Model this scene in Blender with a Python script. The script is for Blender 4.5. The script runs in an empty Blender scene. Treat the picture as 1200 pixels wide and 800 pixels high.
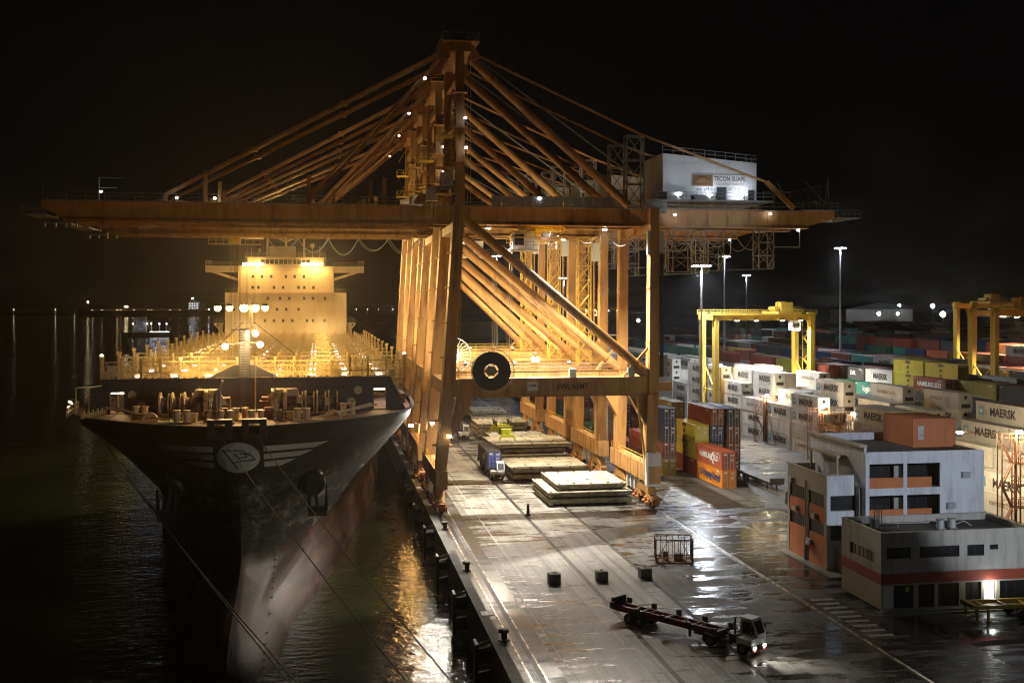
import bpy, math, random
from mathutils import Vector, Matrix
sc = bpy.context.scene
col = sc.collection
R = math.radians
# ---------------------------------------------------------------- camera, world, exposure
cam_d = bpy.data.cameras.new('camera')
cam = bpy.data.objects.new('camera', cam_d); col.objects.link(cam)
cam_d.sensor_width = 36.0
cam_d.lens = 38.7
cam_d.shift_y = -46 / 1200
cam_d.clip_start = 0.5; cam_d.clip_end = 20000
cam.location = (0, 0, 30)
cam.rotation_euler = (R(90), 0, R(-9.678))
sc.camera = cam
world = bpy.data.worlds.new('World'); sc.world = world; world.use_nodes = True
bg = world.node_tree.nodes['Background']
bg.inputs['Color'].default_value = (0.85, 0.75, 0.72, 1)
bg.inputs['Strength'].default_value = 0.0016
sc.view_settings.view_transform = 'Standard'; sc.view_settings.look = 'None'
sc.view_settings.exposure = 0.4; sc.view_settings.gamma = 1.0
sc.render.engine = 'CYCLES'
sc.cycles.max_bounces = 5; sc.cycles.diffuse_bounces = 2; sc.cycles.glossy_bounces = 3
sc.cycles.transmission_bounces = 3; sc.cycles.volume_bounces = 0
sc.cycles.sample_clamp_indirect = 4.0
sc.cycles.filter_width = 1.15
sc.cycles.caustics_reflective = False; sc.cycles.caustics_refractive = False
SODIUM = (1.0, 0.60, 0.20); WARM = (1.0, 0.80, 0.50); COOL = (0.80, 0.88, 1.0); NEUT = (1.0, 0.93, 0.80)

# ---------------------------------------------------------------- helpers
class MB:
    """collects shapes and links them as one mesh object"""
    def __init__(s): s.v = []; s.f = []
    def add(s, vs, fs):
        b = len(s.v); s.v += [tuple(p) for p in vs]; s.f += [tuple(i + b for i in f) for f in fs]; return s
    def box(s, x0, y0, z0, x1, y1, z1):
        return s.add([(x0,y0,z0),(x1,y0,z0),(x1,y1,z0),(x0,y1,z0),(x0,y0,z1),(x1,y0,z1),(x1,y1,z1),(x0,y1,z1)],
                     [(0,3,2,1),(4,5,6,7),(0,1,5,4),(1,2,6,5),(2,3,7,6),(3,0,4,7)])
    def frame(s, p, q):
        p = Vector(p); q = Vector(q); d = (q - p).normalized()
        up = Vector((0,0,1)) if abs(d.z) < 0.95 else Vector((0,1,0))
        a = d.cross(up).normalized(); b = a.cross(d).normalized()
        return p, q, a, b
    def bar(s, p, q, w, h=None, w2=None, h2=None):
        """square bar; w is across, h is up; w2, h2 at the far end"""
        h = h or w; w2 = w2 or w; h2 = h2 or h
        p, q, a, b = s.frame(p, q)
        vs = []
        for c, ww, hh in ((p, w, h), (q, w2, h2)):
            for sa, sb in ((-1,-1),(1,-1),(1,1),(-1,1)): vs.append(c + a*sa*ww/2 + b*sb*hh/2)
        return s.add(vs, [(0,1,2,3),(7,6,5,4),(0,4,5,1),(1,5,6,2),(2,6,7,3),(3,7,4,0)])
    def tube(s, p, q, r, n=8, r2=None):
        r2 = r if r2 is None else r2
        p, q, a, b = s.frame(p, q); vs = []
        for c, rr in ((p, r), (q, r2)):
            for i in range(n):
                t = 2*math.pi*i/n; vs.append(c + a*rr*math.cos(t) + b*rr*math.sin(t))
        fs = [(i, (i+1)%n, n+(i+1)%n, n+i) for i in range(n)]
        fs += [tuple(range(n-1,-1,-1)), tuple(range(n, 2*n))]
        return s.add(vs, fs)
    def ring(s, c, axis, r0, r1, w, n=24):
        """annulus of width w round axis"""
        c = Vector(c); axis = Vector(axis).normalized()
        a = axis.orthogonal().normalized(); b = axis.cross(a); vs = []
        for i in range(n):
            t = 2*math.pi*i/n; d = a*math.cos(t) + b*math.sin(t)
            for rr, o in ((r0,-w/2),(r1,-w/2),(r1,w/2),(r0,w/2)): vs.append(c + d*rr + axis*o)
        fs = []
        for i in range(n):
            j = (i+1) % n
            for k in range(4): fs.append((4*i+k, 4*i+(k+1)%4, 4*j+(k+1)%4, 4*j+k))
        return s.add(vs, fs)
    def prism(s, poly, z0, z1):
        n = len(poly)
        vs = [(x,y,z0) for x,y in poly] + [(x,y,z1) for x,y in poly]
        return s.add(vs, [tuple(range(n-1,-1,-1)), tuple(range(n,2*n))] + [(i,(i+1)%n,n+(i+1)%n,n+i) for i in range(n)])
    def extrude(s, poly, axis, a, b):
        """poly in the two other axes (x: (y,z), y: (x,z)), extruded along axis"""
        n = len(poly)
        f = (lambda u,v,t: (t,u,v)) if axis == 'x' else (lambda u,v,t: (u,t,v))
        vs = [f(u,v,a) for u,v in poly] + [f(u,v,b) for u,v in poly]
        return s.add(vs, [tuple(range(n-1,-1,-1)), tuple(range(n,2*n))] + [(i,(i+1)%n,n+(i+1)%n,n+i) for i in range(n)])
    def sphere(s, c, r, n=10, m=6, sz=1.0):
        vs = []; fs = []
        for j in range(m+1):
            ph = math.pi*j/m
            for i in range(n):
                t = 2*math.pi*i/n
                vs.append((c[0]+r*math.sin(ph)*math.cos(t), c[1]+r*math.sin(ph)*math.sin(t), c[2]+r*sz*math.cos(ph)))
        for j in range(m):
            for i in range(n):
                fs.append((j*n+i, j*n+(i+1)%n, (j+1)*n+(i+1)%n, (j+1)*n+i))
        return s.add(vs, fs)
    def rail(s, p, q, h=1.1, step=2.0, t=0.06):
        p = Vector(p); q = Vector(q); L = (q-p).length; n = max(1, int(round(L/step)))
        for k in (1.0, 0.5): s.bar(p+Vector((0,0,h*k)), q+Vector((0,0,h*k)), t)
        for i in range(n+1):
            c = p + (q-p)*i/n; s.bar(c, c+Vector((0,0,h)), t)
        return s
    def lattice(s, p, q, wx, wy, n, t=0.1):
        """vertical lattice tower between p and q"""
        p = Vector(p); q = Vector(q)
        cs = [Vector((sx*wx/2, sy*wy/2, 0)) for sx, sy in ((-1,-1),(1,-1),(1,1),(-1,1))]
        for c in cs: s.bar(p+c, q+c, t*1.3)
        for i in range(n):
            a = p+(q-p)*i/n; b = p+(q-p)*(i+1)/n
            for k in range(4):
                c0, c1 = cs[k], cs[(k+1)%4]
                s.bar(b+c0, b+c1, t)
                if i % 2: s.bar(a+c0, b+c1, t*0.8)
                else: s.bar(a+c1, b+c0, t*0.8)
        return s
    def mesh(s, name, mat):
        me = bpy.data.meshes.new(name); me.from_pydata(s.v, [], s.f); me.update()
        if mat is not None: me.materials.append(mat)
        return me
    def build(s, name, mat, parent=None, smooth=False):
        me = s.mesh(name, mat)
        if smooth:
            for p in me.polygons: p.use_smooth = True
        return link(name, me, parent)

def link(name, data, parent=None, loc=None):
    o = bpy.data.objects.new(name, data); col.objects.link(o)
    if parent is not None: o.parent = parent
    if loc is not None: o.location = loc
    return o
def empty(name, loc=(0,0,0), rz=0.0):
    o = bpy.data.objects.new(name, None); col.objects.link(o)
    o.empty_display_size = 0.5; o.location = loc; o.rotation_euler = (0,0,rz); return o
def tag(o, label=None, cat=None, group=None, kind=None):
    if label: o['label'] = label
    if cat: o['category'] = cat
    if group: o['group'] = group
    if kind: o['kind'] = kind
    return o
def thing(name, label, cat, loc=(0,0,0), rz=0.0, group=None):
    return tag(empty(name, loc, rz), label, cat, group)
def copy_tree(o, parent=None):
    c = o.copy(); col.objects.link(c)
    if parent is not None: c.parent = parent
    for ch in list(o.children): copy_tree(ch, c)
    return c
_txt = {}
def text_mesh(body, size, mat, bold=0.0, spacing=1.0, align='CENTER'):
    key = (body, size, mat.name, bold, spacing, align)
    if key not in _txt:
        cu = bpy.data.curves.new('lettering', 'FONT'); cu.body = body; cu.size = size; cu.offset = bold
        cu.space_character = spacing
        cu.align_x = align; cu.align_y = 'CENTER'; cu.fill_mode = 'FRONT'; cu.resolution_u = 3
        ob = bpy.data.objects.new('lettering', cu); col.objects.link(ob)
        bpy.context.view_layer.update()
        me = bpy.data.meshes.new_from_object(ob.evaluated_get(bpy.context.evaluated_depsgraph_get()))
        bpy.data.objects.remove(ob); me.materials.clear(); me.materials.append(mat); me.name = 'lettering'
        _txt[key] = me
    return _txt[key]
FACE = {'-x': Matrix(((0,0,-1),(-1,0,0),(0,1,0))), '-y': Matrix(((1,0,0),(0,0,-1),(0,1,0)))}
def lettering(body, size, mat, parent, loc, face='-y', bold=0.0, sx=1.0, name='lettering', spacing=1.0):
    o = link(name, text_mesh(body, size, mat, bold, spacing), parent)
    m = FACE[face].to_4x4(); m.translation = Vector(loc)
    o.matrix_local = m @ Matrix.Diagonal((sx,1,1,1)); return o

# ---------------------------------------------------------------- materials
def base(name):
    m = bpy.data.materials.new(name); m.use_nodes = True
    nt = m.node_tree; return m, nt, nt.nodes['Principled BSDF'], nt.links
def ramp(nt, stops):
    r = nt.nodes.new('ShaderNodeValToRGB'); e = r.color_ramp.elements
    e[0].position, e[0].color = stops[0][0], (*stops[0][1], 1)
    e[1].position, e[1].color = stops[-1][0], (*stops[-1][1], 1)
    for p, c in stops[1:-1]:
        x = e.new(p); x.color = (*c, 1)
    return r
def noise(nt, lk, scale, stretch=(1,1,1), detail=5, rough=0.6, coord='Object'):
    tc = nt.nodes.new('ShaderNodeTexCoord'); mp = nt.nodes.new('ShaderNodeMapping')
    mp.inputs['Scale'].default_value = stretch
    n = nt.nodes.new('ShaderNodeTexNoise'); n.inputs['Scale'].default_value = scale
    n.inputs['Detail'].default_value = detail; n.inputs['Roughness'].default_value = rough
    lk.new(tc.outputs[coord], mp.inputs[0]); lk.new(mp.outputs[0], n.inputs['Vector']); return n
def paint(name, c, rough=0.5, dirt=0.35, scale=0.6, stretch=(1,1,0.25), metal=0.0, dirtc=None, bump=0.0):
    m, nt, b, lk = base(name)
    d = dirtc or tuple(x*0.45 for x in c)
    n = noise(nt, lk, scale, stretch, 7, 0.7)
    r = ramp(nt, [(0.30, tuple(c[i]*(1-dirt)+d[i]*dirt for i in range(3))), (0.52, c), (0.75, tuple(min(1,x*1.06) for x in c))])
    lk.new(n.outputs['Fac'], r.inputs[0]); lk.new(r.outputs[0], b.inputs['Base Color'])
    rr = nt.nodes.new('ShaderNodeMapRange'); rr.inputs['To Min'].default_value = min(1,rough+0.15); rr.inputs['To Max'].default_value = max(0.05,rough-0.1)
    lk.new(n.outputs['Fac'], rr.inputs['Value']); lk.new(rr.outputs[0], b.inputs['Roughness'])
    b.inputs['Metallic'].default_value = metal
    if bump:
        n2 = noise(nt, lk, 6.0, (1,1,1), 3); bp = nt.nodes.new('ShaderNodeBump')
        bp.inputs['Strength'].default_value = bump; bp.inputs['Distance'].default_value = 0.03
        lk.new(n2.outputs['Fac'], bp.inputs['Height']); lk.new(bp.outputs[0], b.inputs['Normal'])
    return m
def glow(name, c, s):
    m, nt, b, lk = base(name)
    b.inputs['Base Color'].default_value = (*c,1); b.inputs['Emission Color'].default_value = (*c,1)
    b.inputs['Emission Strength'].default_value = s; return m

M = {}
M['crane'] = paint('crane_orange_paint', (0.52,0.28,0.09), 0.5, 0.85, 0.8, (1,1,0.16), dirtc=(0.15,0.065,0.03))
M['crane_rope'] = paint('steel_rope', (0.22,0.17,0.12), 0.5, 0.3)
M['bogie'] = paint('bogie_orange', (0.50,0.20,0.06), 0.5, 0.7, 1.5, (1,1,1), dirtc=(0.06,0.04,0.03))
M['black'] = paint('black_steel', (0.025,0.024,0.023), 0.5, 0.4)
M['rubber'] = paint('black_rubber', (0.02,0.02,0.02), 0.75, 0.3, 2, (1,1,1))
M['pitch'] = paint('pitch_black_steel', (0.008,0.008,0.009), 0.55, 0.3)
M['hold'] = paint('rusty_hatch_brown', (0.10,0.055,0.028), 0.6, 0.6, 0.8, (1,1,1))
M['grey'] = paint('grey_steel', (0.26,0.26,0.25), 0.5, 0.5, 1.0)
M['galv'] = paint('galvanised_steel', (0.42,0.43,0.43), 0.4, 0.35, 1.5, metal=0.3)
M['white'] = paint('white_paint', (0.72,0.72,0.70), 0.5, 0.3, 0.5, (1,1,0.25))
M['house'] = paint('white_sheet_metal', (0.62,0.62,0.62), 0.5, 0.3, 0.4, (1,1,0.2))
M['rust'] = paint('rusty_orange_steel', (0.20,0.075,0.03), 0.7, 0.6, 1.5, (1,1,1), dirtc=(0.10,0.05,0.03))
M['yellow'] = paint('yellow_paint', (0.68,0.45,0.06), 0.5, 0.4, 0.8, dirtc=(0.25,0.15,0.05))
M['lime'] = paint('lime_yellow_paint', (0.58,0.62,0.04), 0.5, 0.4, 1.5)
M['glass'] = paint('dark_glass', (0.012,0.014,0.016), 0.30, 0.1)
M['dark_print'] = paint('dark_lettering', (0.035,0.03,0.03), 0.6, 0.1)
M['white_print'] = paint('white_lettering', (0.75,0.75,0.72), 0.6, 0.2)
M['navy_print'] = paint('navy_lettering', (0.03,0.05,0.16), 0.6, 0.1)
M['blue_print'] = paint('blue_lettering', (0.12,0.32,0.42), 0.6, 0.1)
M['sign_brown'] = paint('sign_brown', (0.20,0.10,0.035), 0.6, 0.2)
M['ship_hull'] = None
M['ship_dark'] = paint('ship_dark_steel', (0.085,0.08,0.08), 0.5, 0.35, 0.35)
M['ship_deck'] = paint('ship_deck_brown', (0.17,0.085,0.05), 0.65, 0.5, 0.7, (1,1,1))
M['ship_buff'] = paint('ship_buff_paint', (0.62,0.50,0.30), 0.5, 0.35, 0.35)
M['lash'] = paint('lashing_bridge_paint', (0.56,0.42,0.19), 0.55, 0.5, 1.2, dirtc=(0.14,0.06,0.03))
M['mast'] = paint('foremast_brown', (0.26,0.19,0.12), 0.55, 0.4, 0.5)
M['hatch'] = paint('hatch_cover_paint', (0.40,0.37,0.28), 0.6, 0.95, 0.75, (1,1,2.5), dirtc=(0.10,0.07,0.04))
M['rope'] = paint('mooring_rope', (0.20,0.17,0.13), 0.8, 0.2)
M['white_drum'] = paint('winch_buff', (0.66,0.50,0.27), 0.5, 0.4, 2, (1,1,1), dirtc=(0.18,0.08,0.04))
M['brick'] = paint('terracotta_panel', (0.52,0.17,0.06), 0.7, 0.35, 0.6)
M['wall_white'] = paint('building_white_render', (0.62,0.64,0.68), 0.7, 0.65, 0.7, (1.5,1.5,0.22))
M['wall_grey'] = paint('building_grey_render', (0.40,0.38,0.34), 0.75, 0.7, 0.8, (1.5,1.5,0.2))
M['wall_stone'] = paint('building_stone_render', (0.42,0.37,0.29), 0.8, 0.4, 0.6)
M['band_red'] = paint('dark_red_band', (0.30,0.055,0.03), 0.7, 0.3)
M['roof'] = paint('dark_roof_membrane', (0.045,0.045,0.043), 0.8, 0.5, 0.5, (1,1,1))
M['concrete'] = paint('block_concrete', (0.30,0.29,0.27), 0.8, 0.5, 2, (1,1,1))
M['kerb'] = paint('kerb_concrete', (0.20,0.19,0.175), 0.8, 0.5, 0.6, (1,1,1), bump=0.3)
M['rail_steel'] = paint('worn_rail_steel', (0.62,0.57,0.48), 0.25, 0.2, 1, (1,1,1), metal=0.6)
M['truck_white'] = paint('truck_white', (0.66,0.67,0.68), 0.4, 0.3, 2, (1,1,1))
M['red'] = paint('chassis_red', (0.26,0.025,0.018), 0.5, 0.5, 1.5, (1,1,1))
M['yell_line'] = paint('worn_road_paint', (0.50,0.48,0.42), 0.6, 0.7, 1.2, (1,1,1), dirtc=(0.12,0.11,0.10))
M['g_sodium'] = glow('sodium_lamp', (1,0.66,0.22), 28)
M['g_warm'] = glow('warm_lamp', (1,0.86,0.58), 90)
M['g_cool'] = glow('cool_lamp', (0.85,0.92,1.0), 80)
M['g_tube'] = glow('deck_tube_lamp', (0.96,0.90,1.0), 14)
M['g_tubew'] = glow('deck_warm_lamp', (1.0,0.92,0.68), 6)
M['g_dot'] = glow('small_lamp', (1.0,0.80,0.42), 14)
M['g_dotc'] = glow('small_cool_lamp', (0.85,0.9,1.0), 14)
M['g_red'] = glow('red_marker', (1.0,0.12,0.05), 4)
M['g_head'] = glow('headlamp', (1.0,0.96,0.88), 25)
M['g_room'] = glow('lit_room_panel', (0.95,1.0,0.96), 0.9)

M['g_far'] = glow('far_lamp', (1.0,0.85,0.6), 6)
for k_ in ('g_dot','g_dotc','g_red','g_head','g_tubew','g_tube','g_warm','g_cool','g_far'): M[k_].cycles.emission_sampling = 'NONE'
def hull_material():
    m, nt, b, lk = base('hull_paint')
    tc = nt.nodes.new('ShaderNodeTexCoord'); sep = nt.nodes.new('ShaderNodeSeparateXYZ'); lk.new(tc.outputs['Object'], sep.inputs[0])
    n = noise(nt, lk, 0.30, (1.2,0.5,0.25), 8, 0.75)
    n2 = noise(nt, lk, 0.42, (1.0,0.22,0.9), 9, 0.72); [x for x in nt.nodes if x.type=='MAPPING'][-1].inputs['Rotation'].default_value = (R(32),0,0)
    top = ramp(nt, [(0.35,(0.010,0.010,0.011)), (0.60,(0.020,0.020,0.020)), (0.8,(0.045,0.042,0.04))]); lk.new(n.outputs['Fac'], top.inputs[0])
    scuff = ramp(nt, [(0.40,(0.012,0.012,0.012)), (0.52,(0.05,0.05,0.047)), (0.64,(0.30,0.29,0.26))]); lk.new(n2.outputs['Fac'], scuff.inputs[0])
    sm = nt.nodes.new('ShaderNodeMapRange'); sm.inputs['From Min'].default_value = 13.5; sm.inputs['From Max'].default_value = 8.0
    lk.new(sep.outputs['Z'], sm.inputs['Value'])
    bt = ramp(nt, [(0.38,(0.030,0.012,0.007)), (0.52,(0.070,0.028,0.015)), (0.64,(0.095,0.045,0.028)), (0.72,(0.17,0.115,0.08))]); lk.new(n2.outputs['Fac'], bt.inputs[0])
    mx0 = nt.nodes.new('ShaderNodeMix'); mx0.data_type = 'RGBA'; lk.new(sm.outputs[0], mx0.inputs[0]); lk.new(top.outputs[0], mx0.inputs[6]); lk.new(scuff.outputs[0], mx0.inputs[7])
    th = nt.nodes.new('ShaderNodeMath'); th.operation = 'LESS_THAN'; th.inputs[1].default_value = 1.4; lk.new(sep.outputs['Z'], th.inputs[0])
    mx = nt.nodes.new('ShaderNodeMix'); mx.data_type = 'RGBA'; lk.new(th.outputs[0], mx.inputs[0]); lk.new(mx0.outputs[2], mx.inputs[6]); lk.new(bt.outputs[0], mx.inputs[7])
    lk.new(mx.outputs[2], b.inputs['Base Color']); b.inputs['Roughness'].default_value = 0.6
    cb = nt.nodes.new('ShaderNodeCombineXYZ'); lk.new(sep.outputs['Y'], cb.inputs[0]); lk.new(sep.outputs['Z'], cb.inputs[1])
    bk = nt.nodes.new('ShaderNodeTexBrick'); bk.inputs['Scale'].default_value = 1.0; bk.inputs['Brick Width'].default_value = 8.5; bk.inputs['Row Height'].default_value = 2.3; bk.inputs['Mortar Size'].default_value = 0.035; bk.inputs['Mortar Smooth'].default_value = 0.4
    bk.inputs['Color1'].default_value = (1,1,1,1); bk.inputs['Color2'].default_value = (.82,.82,.82,1); bk.inputs['Mortar'].default_value = (.45,.42,.4,1); lk.new(cb.outputs[0], bk.inputs['Vector'])
    fs_ = noise(nt, lk, 0.9, (0.8,0.12,1.5), 9, 0.8); [x for x in nt.nodes if x.type=='MAPPING'][-1].inputs['Rotation'].default_value = (R(32),0,0)
    fr_ = ramp(nt, [(0.40,(.12,.12,.12)), (0.50,(.7,.7,.7)), (0.60,(1.7,1.7,1.7))]); lk.new(fs_.outputs['Fac'], fr_.inputs[0])
    m1 = nt.nodes.new('ShaderNodeMix'); m1.data_type='RGBA'; m1.blend_type='MULTIPLY'; m1.inputs[0].default_value=1.0; lk.new(mx.outputs[2], m1.inputs[6]); lk.new(bk.outputs['Color'], m1.inputs[7])
    m2 = nt.nodes.new('ShaderNodeMix'); m2.data_type='RGBA'; m2.blend_type='MULTIPLY'; m2.inputs[0].default_value=0.95; lk.new(m1.outputs[2], m2.inputs[6]); lk.new(fr_.outputs[0], m2.inputs[7])
    lk.new(m2.outputs[2], b.inputs['Base Color'])
    bp = nt.nodes.new('ShaderNodeBump'); bp.inputs['Strength'].default_value = 0.25; bp.inputs['Distance'].default_value = 0.15
    n3 = noise(nt, lk, 0.35, (1,1,1), 3); lk.new(n3.outputs['Fac'], bp.inputs['Height']); lk.new(bp.outputs[0], b.inputs['Normal'])
    return m
M['ship_hull'] = hull_material()

def box_material(name, attr):
    """container paint: own colour per object (or per piece), with dirt and rust"""
    m, nt, b, lk = base(name)
    if attr:
        oi = nt.nodes.new('ShaderNodeAttribute'); oi.attribute_name = 'tint'; cout = oi.outputs['Color']
    else:
        oi = nt.nodes.new('ShaderNodeObjectInfo'); cout = oi.outputs['Color']
    n = noise(nt, lk, 0.9, (1,0.5,0.35), 7, 0.72)
    if not attr:
        # shift the dirt per object
        tcs = [x for x in nt.nodes if x.type == 'MAPPING'][0]; cm = nt.nodes.new('ShaderNodeCombineXYZ')
        mu = nt.nodes.new('ShaderNodeMath'); mu.operation = 'MULTIPLY'; mu.inputs[1].default_value = 90; lk.new(oi.outputs['Random'], mu.inputs[0])
        for k in range(3): lk.new(mu.outputs[0], cm.inputs[k])
        lk.new(cm.outputs[0], tcs.inputs['Location'])
    r = ramp(nt, [(0.28,(0.35,0.30,0.26)), (0.46,(0.86,0.84,0.82)), (0.7,(1,1,1))]); lk.new(n.outputs['Fac'], r.inputs[0])
    mx = nt.nodes.new('ShaderNodeMix'); mx.data_type = 'RGBA'; mx.blend_type = 'MULTIPLY'; mx.inputs[0].default_value = 0.8
    lk.new(cout, mx.inputs[6]); lk.new(r.outputs[0], mx.inputs[7])
    n2 = noise(nt, lk, 2.2, (1,0.7,0.5), 8, 0.75); r2 = ramp(nt, [(0.66,(0,0,0)), (0.74,(1,1,1))]); lk.new(n2.outputs['Fac'], r2.inputs[0])
    mr = nt.nodes.new('ShaderNodeMix'); mr.data_type = 'RGBA'; mr.inputs[7].default_value = (0.13,0.06,0.03,1)
    sc_ = nt.nodes.new('ShaderNodeMath'); sc_.operation = 'MULTIPLY'; sc_.inputs[1].default_value = 0.5; lk.new(r2.outputs[0], sc_.inputs[0])
    lk.new(sc_.outputs[0], mr.inputs[0]); lk.new(mx.outputs[2], mr.inputs[6]); lk.new(mr.outputs[2], b.inputs['Base Color'])
    b.inputs['Roughness'].default_value = 0.55
    return m
M['box'] = box_material('container_paint', False); M['box_far'] = box_material('container_paint_far', True)

def wet_ground(name, dry, wet, sx, sy, seed, rough_dry, rough_wet, thr):
    """pavement: dry concrete with shallow smooth wet patches, wheel tracks along the quay and stains"""
    m, nt, b, lk = base(name)
    n = noise(nt, lk, 1.0, (sx, sy, 1), 7, 0.68); [x for x in nt.nodes if x.type=='MAPPING'][-1].inputs['Location'].default_value = (seed, seed*1.7, 0)
    big = noise(nt, lk, 0.045, (1, 0.6, 1), 3, 0.5)
    ad = nt.nodes.new('ShaderNodeMath'); ad.operation = 'MULTIPLY_ADD'; ad.inputs[1].default_value = 0.55; lk.new(big.outputs['Fac'], ad.inputs[0]); lk.new(n.outputs['Fac'], ad.inputs[2])
    w = ramp(nt, [(thr-0.04,(1,1,1)), (thr+0.05,(0,0,0))]); lk.new(ad.outputs[0], w.inputs[0])
    tr = noise(nt, lk, 1.0, (1.1, 0.010, 1), 6, 0.7)
    fine = noise(nt, lk, 2.5, (1,1,1), 8, 0.8)
    cd = ramp(nt, [(0.38, tuple(x*0.45 for x in dry)), (0.5, dry), (0.62, tuple(x*1.5 for x in dry))])
    av = nt.nodes.new('ShaderNodeMath'); av.operation = 'MULTIPLY_ADD'; av.inputs[1].default_value = 0.45
    hf = nt.nodes.new('ShaderNodeMath'); hf.operation = 'MULTIPLY'; hf.inputs[1].default_value = 0.55
    lk.new(tr.outputs['Fac'], hf.inputs[0]); lk.new(fine.outputs['Fac'], av.inputs[0]); lk.new(hf.outputs[0], av.inputs[2]); lk.new(av.outputs[0], cd.inputs[0])
    mx = nt.nodes.new('ShaderNodeMix'); mx.data_type = 'RGBA'; lk.new(w.outputs[0], mx.inputs[0]); lk.new(cd.outputs[0], mx.inputs[6]); mx.inputs[7].default_value = (*wet,1)
    # oil and rubber: broad stains and narrow tyre marks running along the quay
    so = noise(nt, lk, 0.22, (1, 0.3, 1), 6, 0.7); sr = ramp(nt, [(0.36,(.42,.41,.40)), (0.56,(1,1,1))]); lk.new(so.outputs['Fac'], sr.inputs[0])
    ty = noise(nt, lk, 1.0, (2.6, 0.022, 1), 2, 0.5); tr2 = ramp(nt, [(0.34,(.40,.39,.38)), (0.43,(1,1,1))]); lk.new(ty.outputs['Fac'], tr2.inputs[0])
    mA = nt.nodes.new('ShaderNodeMix'); mA.data_type='RGBA'; mA.blend_type='MULTIPLY'; mA.inputs[0].default_value=.8; lk.new(mx.outputs[2], mA.inputs[6]); lk.new(sr.outputs[0], mA.inputs[7])
    mB = nt.nodes.new('ShaderNodeMix'); mB.data_type='RGBA'; mB.blend_type='MULTIPLY'; mB.inputs[0].default_value=.75; lk.new(mA.outputs[2], mB.inputs[6]); lk.new(tr2.outputs[0], mB.inputs[7])
    lk.new(mB.outputs[2], b.inputs['Base Color'])
    ro = nt.nodes.new('ShaderNodeMapRange'); ro.inputs['To Min'].default_value = rough_dry; ro.inputs['To Max'].default_value = rough_wet
    lk.new(w.outputs[0], ro.inputs['Value']); lk.new(ro.outputs[0], b.inputs['Roughness'])
    bp = nt.nodes.new('ShaderNodeBump'); bp.inputs['Strength'].default_value = 0.55; bp.inputs['Distance'].default_value = 0.03
    iv = nt.nodes.new('ShaderNodeMath'); iv.operation = 'SUBTRACT'; iv.inputs[0].default_value = 1.0; lk.new(w.outputs[0], iv.inputs[1])
    mu = nt.nodes.new('ShaderNodeMath'); mu.operation = 'MULTIPLY'; lk.new(iv.outputs[0], mu.inputs[0]); lk.new(fine.outputs['Fac'], mu.inputs[1])
    lk.new(mu.outputs[0], bp.inputs['Height']); lk.new(bp.outputs[0], b.inputs['Normal'])
    return m
M['apron'] = wet_ground('apron_concrete', (0.31,0.295,0.26), (0.09,0.085,0.075), 0.16, 0.75, 3.1, 0.5, 0.22, 0.735)
M['apron_dark'] = wet_ground('apron_asphalt', (0.115,0.108,0.095), (0.045,0.043,0.038), 0.15, 0.50, 5.3, 0.6, 0.15, 0.765)
M['strip'] = wet_ground('rail_strip_concrete', (0.10,0.095,0.085), (0.04,0.038,0.034), 0.12, 0.6, 9.4, 0.6, 0.28, 0.80)
M['yard'] = wet_ground('yard_asphalt', (0.085,0.082,0.075), (0.035,0.034,0.032), 0.07, 0.40, 7.7, 0.65, 0.13, 0.74)
def water_material():
    m, nt, b, lk = base('harbour_water')
    b.inputs['Base Color'].default_value = (0.020,0.024,0.009,1); b.inputs['Roughness'].default_value = 0.06; b.inputs['IOR'].default_value = 1.33
    a = noise(nt, lk, 0.55, (1,1.6,1), 4, 0.6); c = noise(nt, lk, 0.09, (1,1.5,1), 2, 0.5)
    ad = nt.nodes.new('ShaderNodeMath'); ad.operation = 'MULTIPLY_ADD'; ad.inputs[1].default_value = 1.5; lk.new(c.outputs['Fac'], ad.inputs[0]); lk.new(a.outputs['Fac'], ad.inputs[2])
    bp = nt.nodes.new('ShaderNodeBump'); bp.inputs['Strength'].default_value = 1.0; bp.inputs['Distance'].default_value = 0.16
    lk.new(ad.outputs[0], bp.inputs['Height']); lk.new(bp.outputs[0], b.inputs['Normal']); return m
M['water'] = water_material()

# ---------------------------------------------------------------- lamps
def spot(parent, loc, target, power, color, cone=100, blend=0.6, size=0.25):
    """spot light parented to a lamp, or added without one; loc and target in the parent's space"""
    d = bpy.data.lights.new('lamp_light', 'SPOT'); d.energy = power; d.color = color
    d.spot_size = R(cone); d.spot_blend = blend; d.shadow_soft_size = size
    o = bpy.data.objects.new('lamp_light', d); col.objects.link(o); o.parent = parent
    o.location = loc; o.rotation_euler = (Vector(target)-Vector(loc)).to_track_quat('-Z','Y').to_euler(); return o
def omni(parent, loc, power, color, size=0.3):
    d = bpy.data.lights.new('lamp_light', 'POINT'); d.energy = power; d.color = color; d.shadow_soft_size = size
    o = bpy.data.objects.new('lamp_light', d); col.objects.link(o); o.parent = parent; o.location = loc; return o
def flood(parent, loc, target, power, color, glowmat, size=0.5, cone=120, name='floodlight', light=True):
    """a floodlight part: housing with a bright lens, pointing at target"""
    loc = Vector(loc); d = (Vector(target)-loc).normalized()
    h = MB(); h.bar(loc - d*0.35, loc, size*1.5, size*1.1, size*1.9, size*1.4)
    ho = h.build(name, M['black'], parent)
    MB().bar(loc+d*0.01, loc+d*0.05, size*1.7, size*1.2).build('lens', glowmat, ho)
    if light: spot(parent, loc + d*0.25, target, power, color, cone)
    return ho
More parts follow.
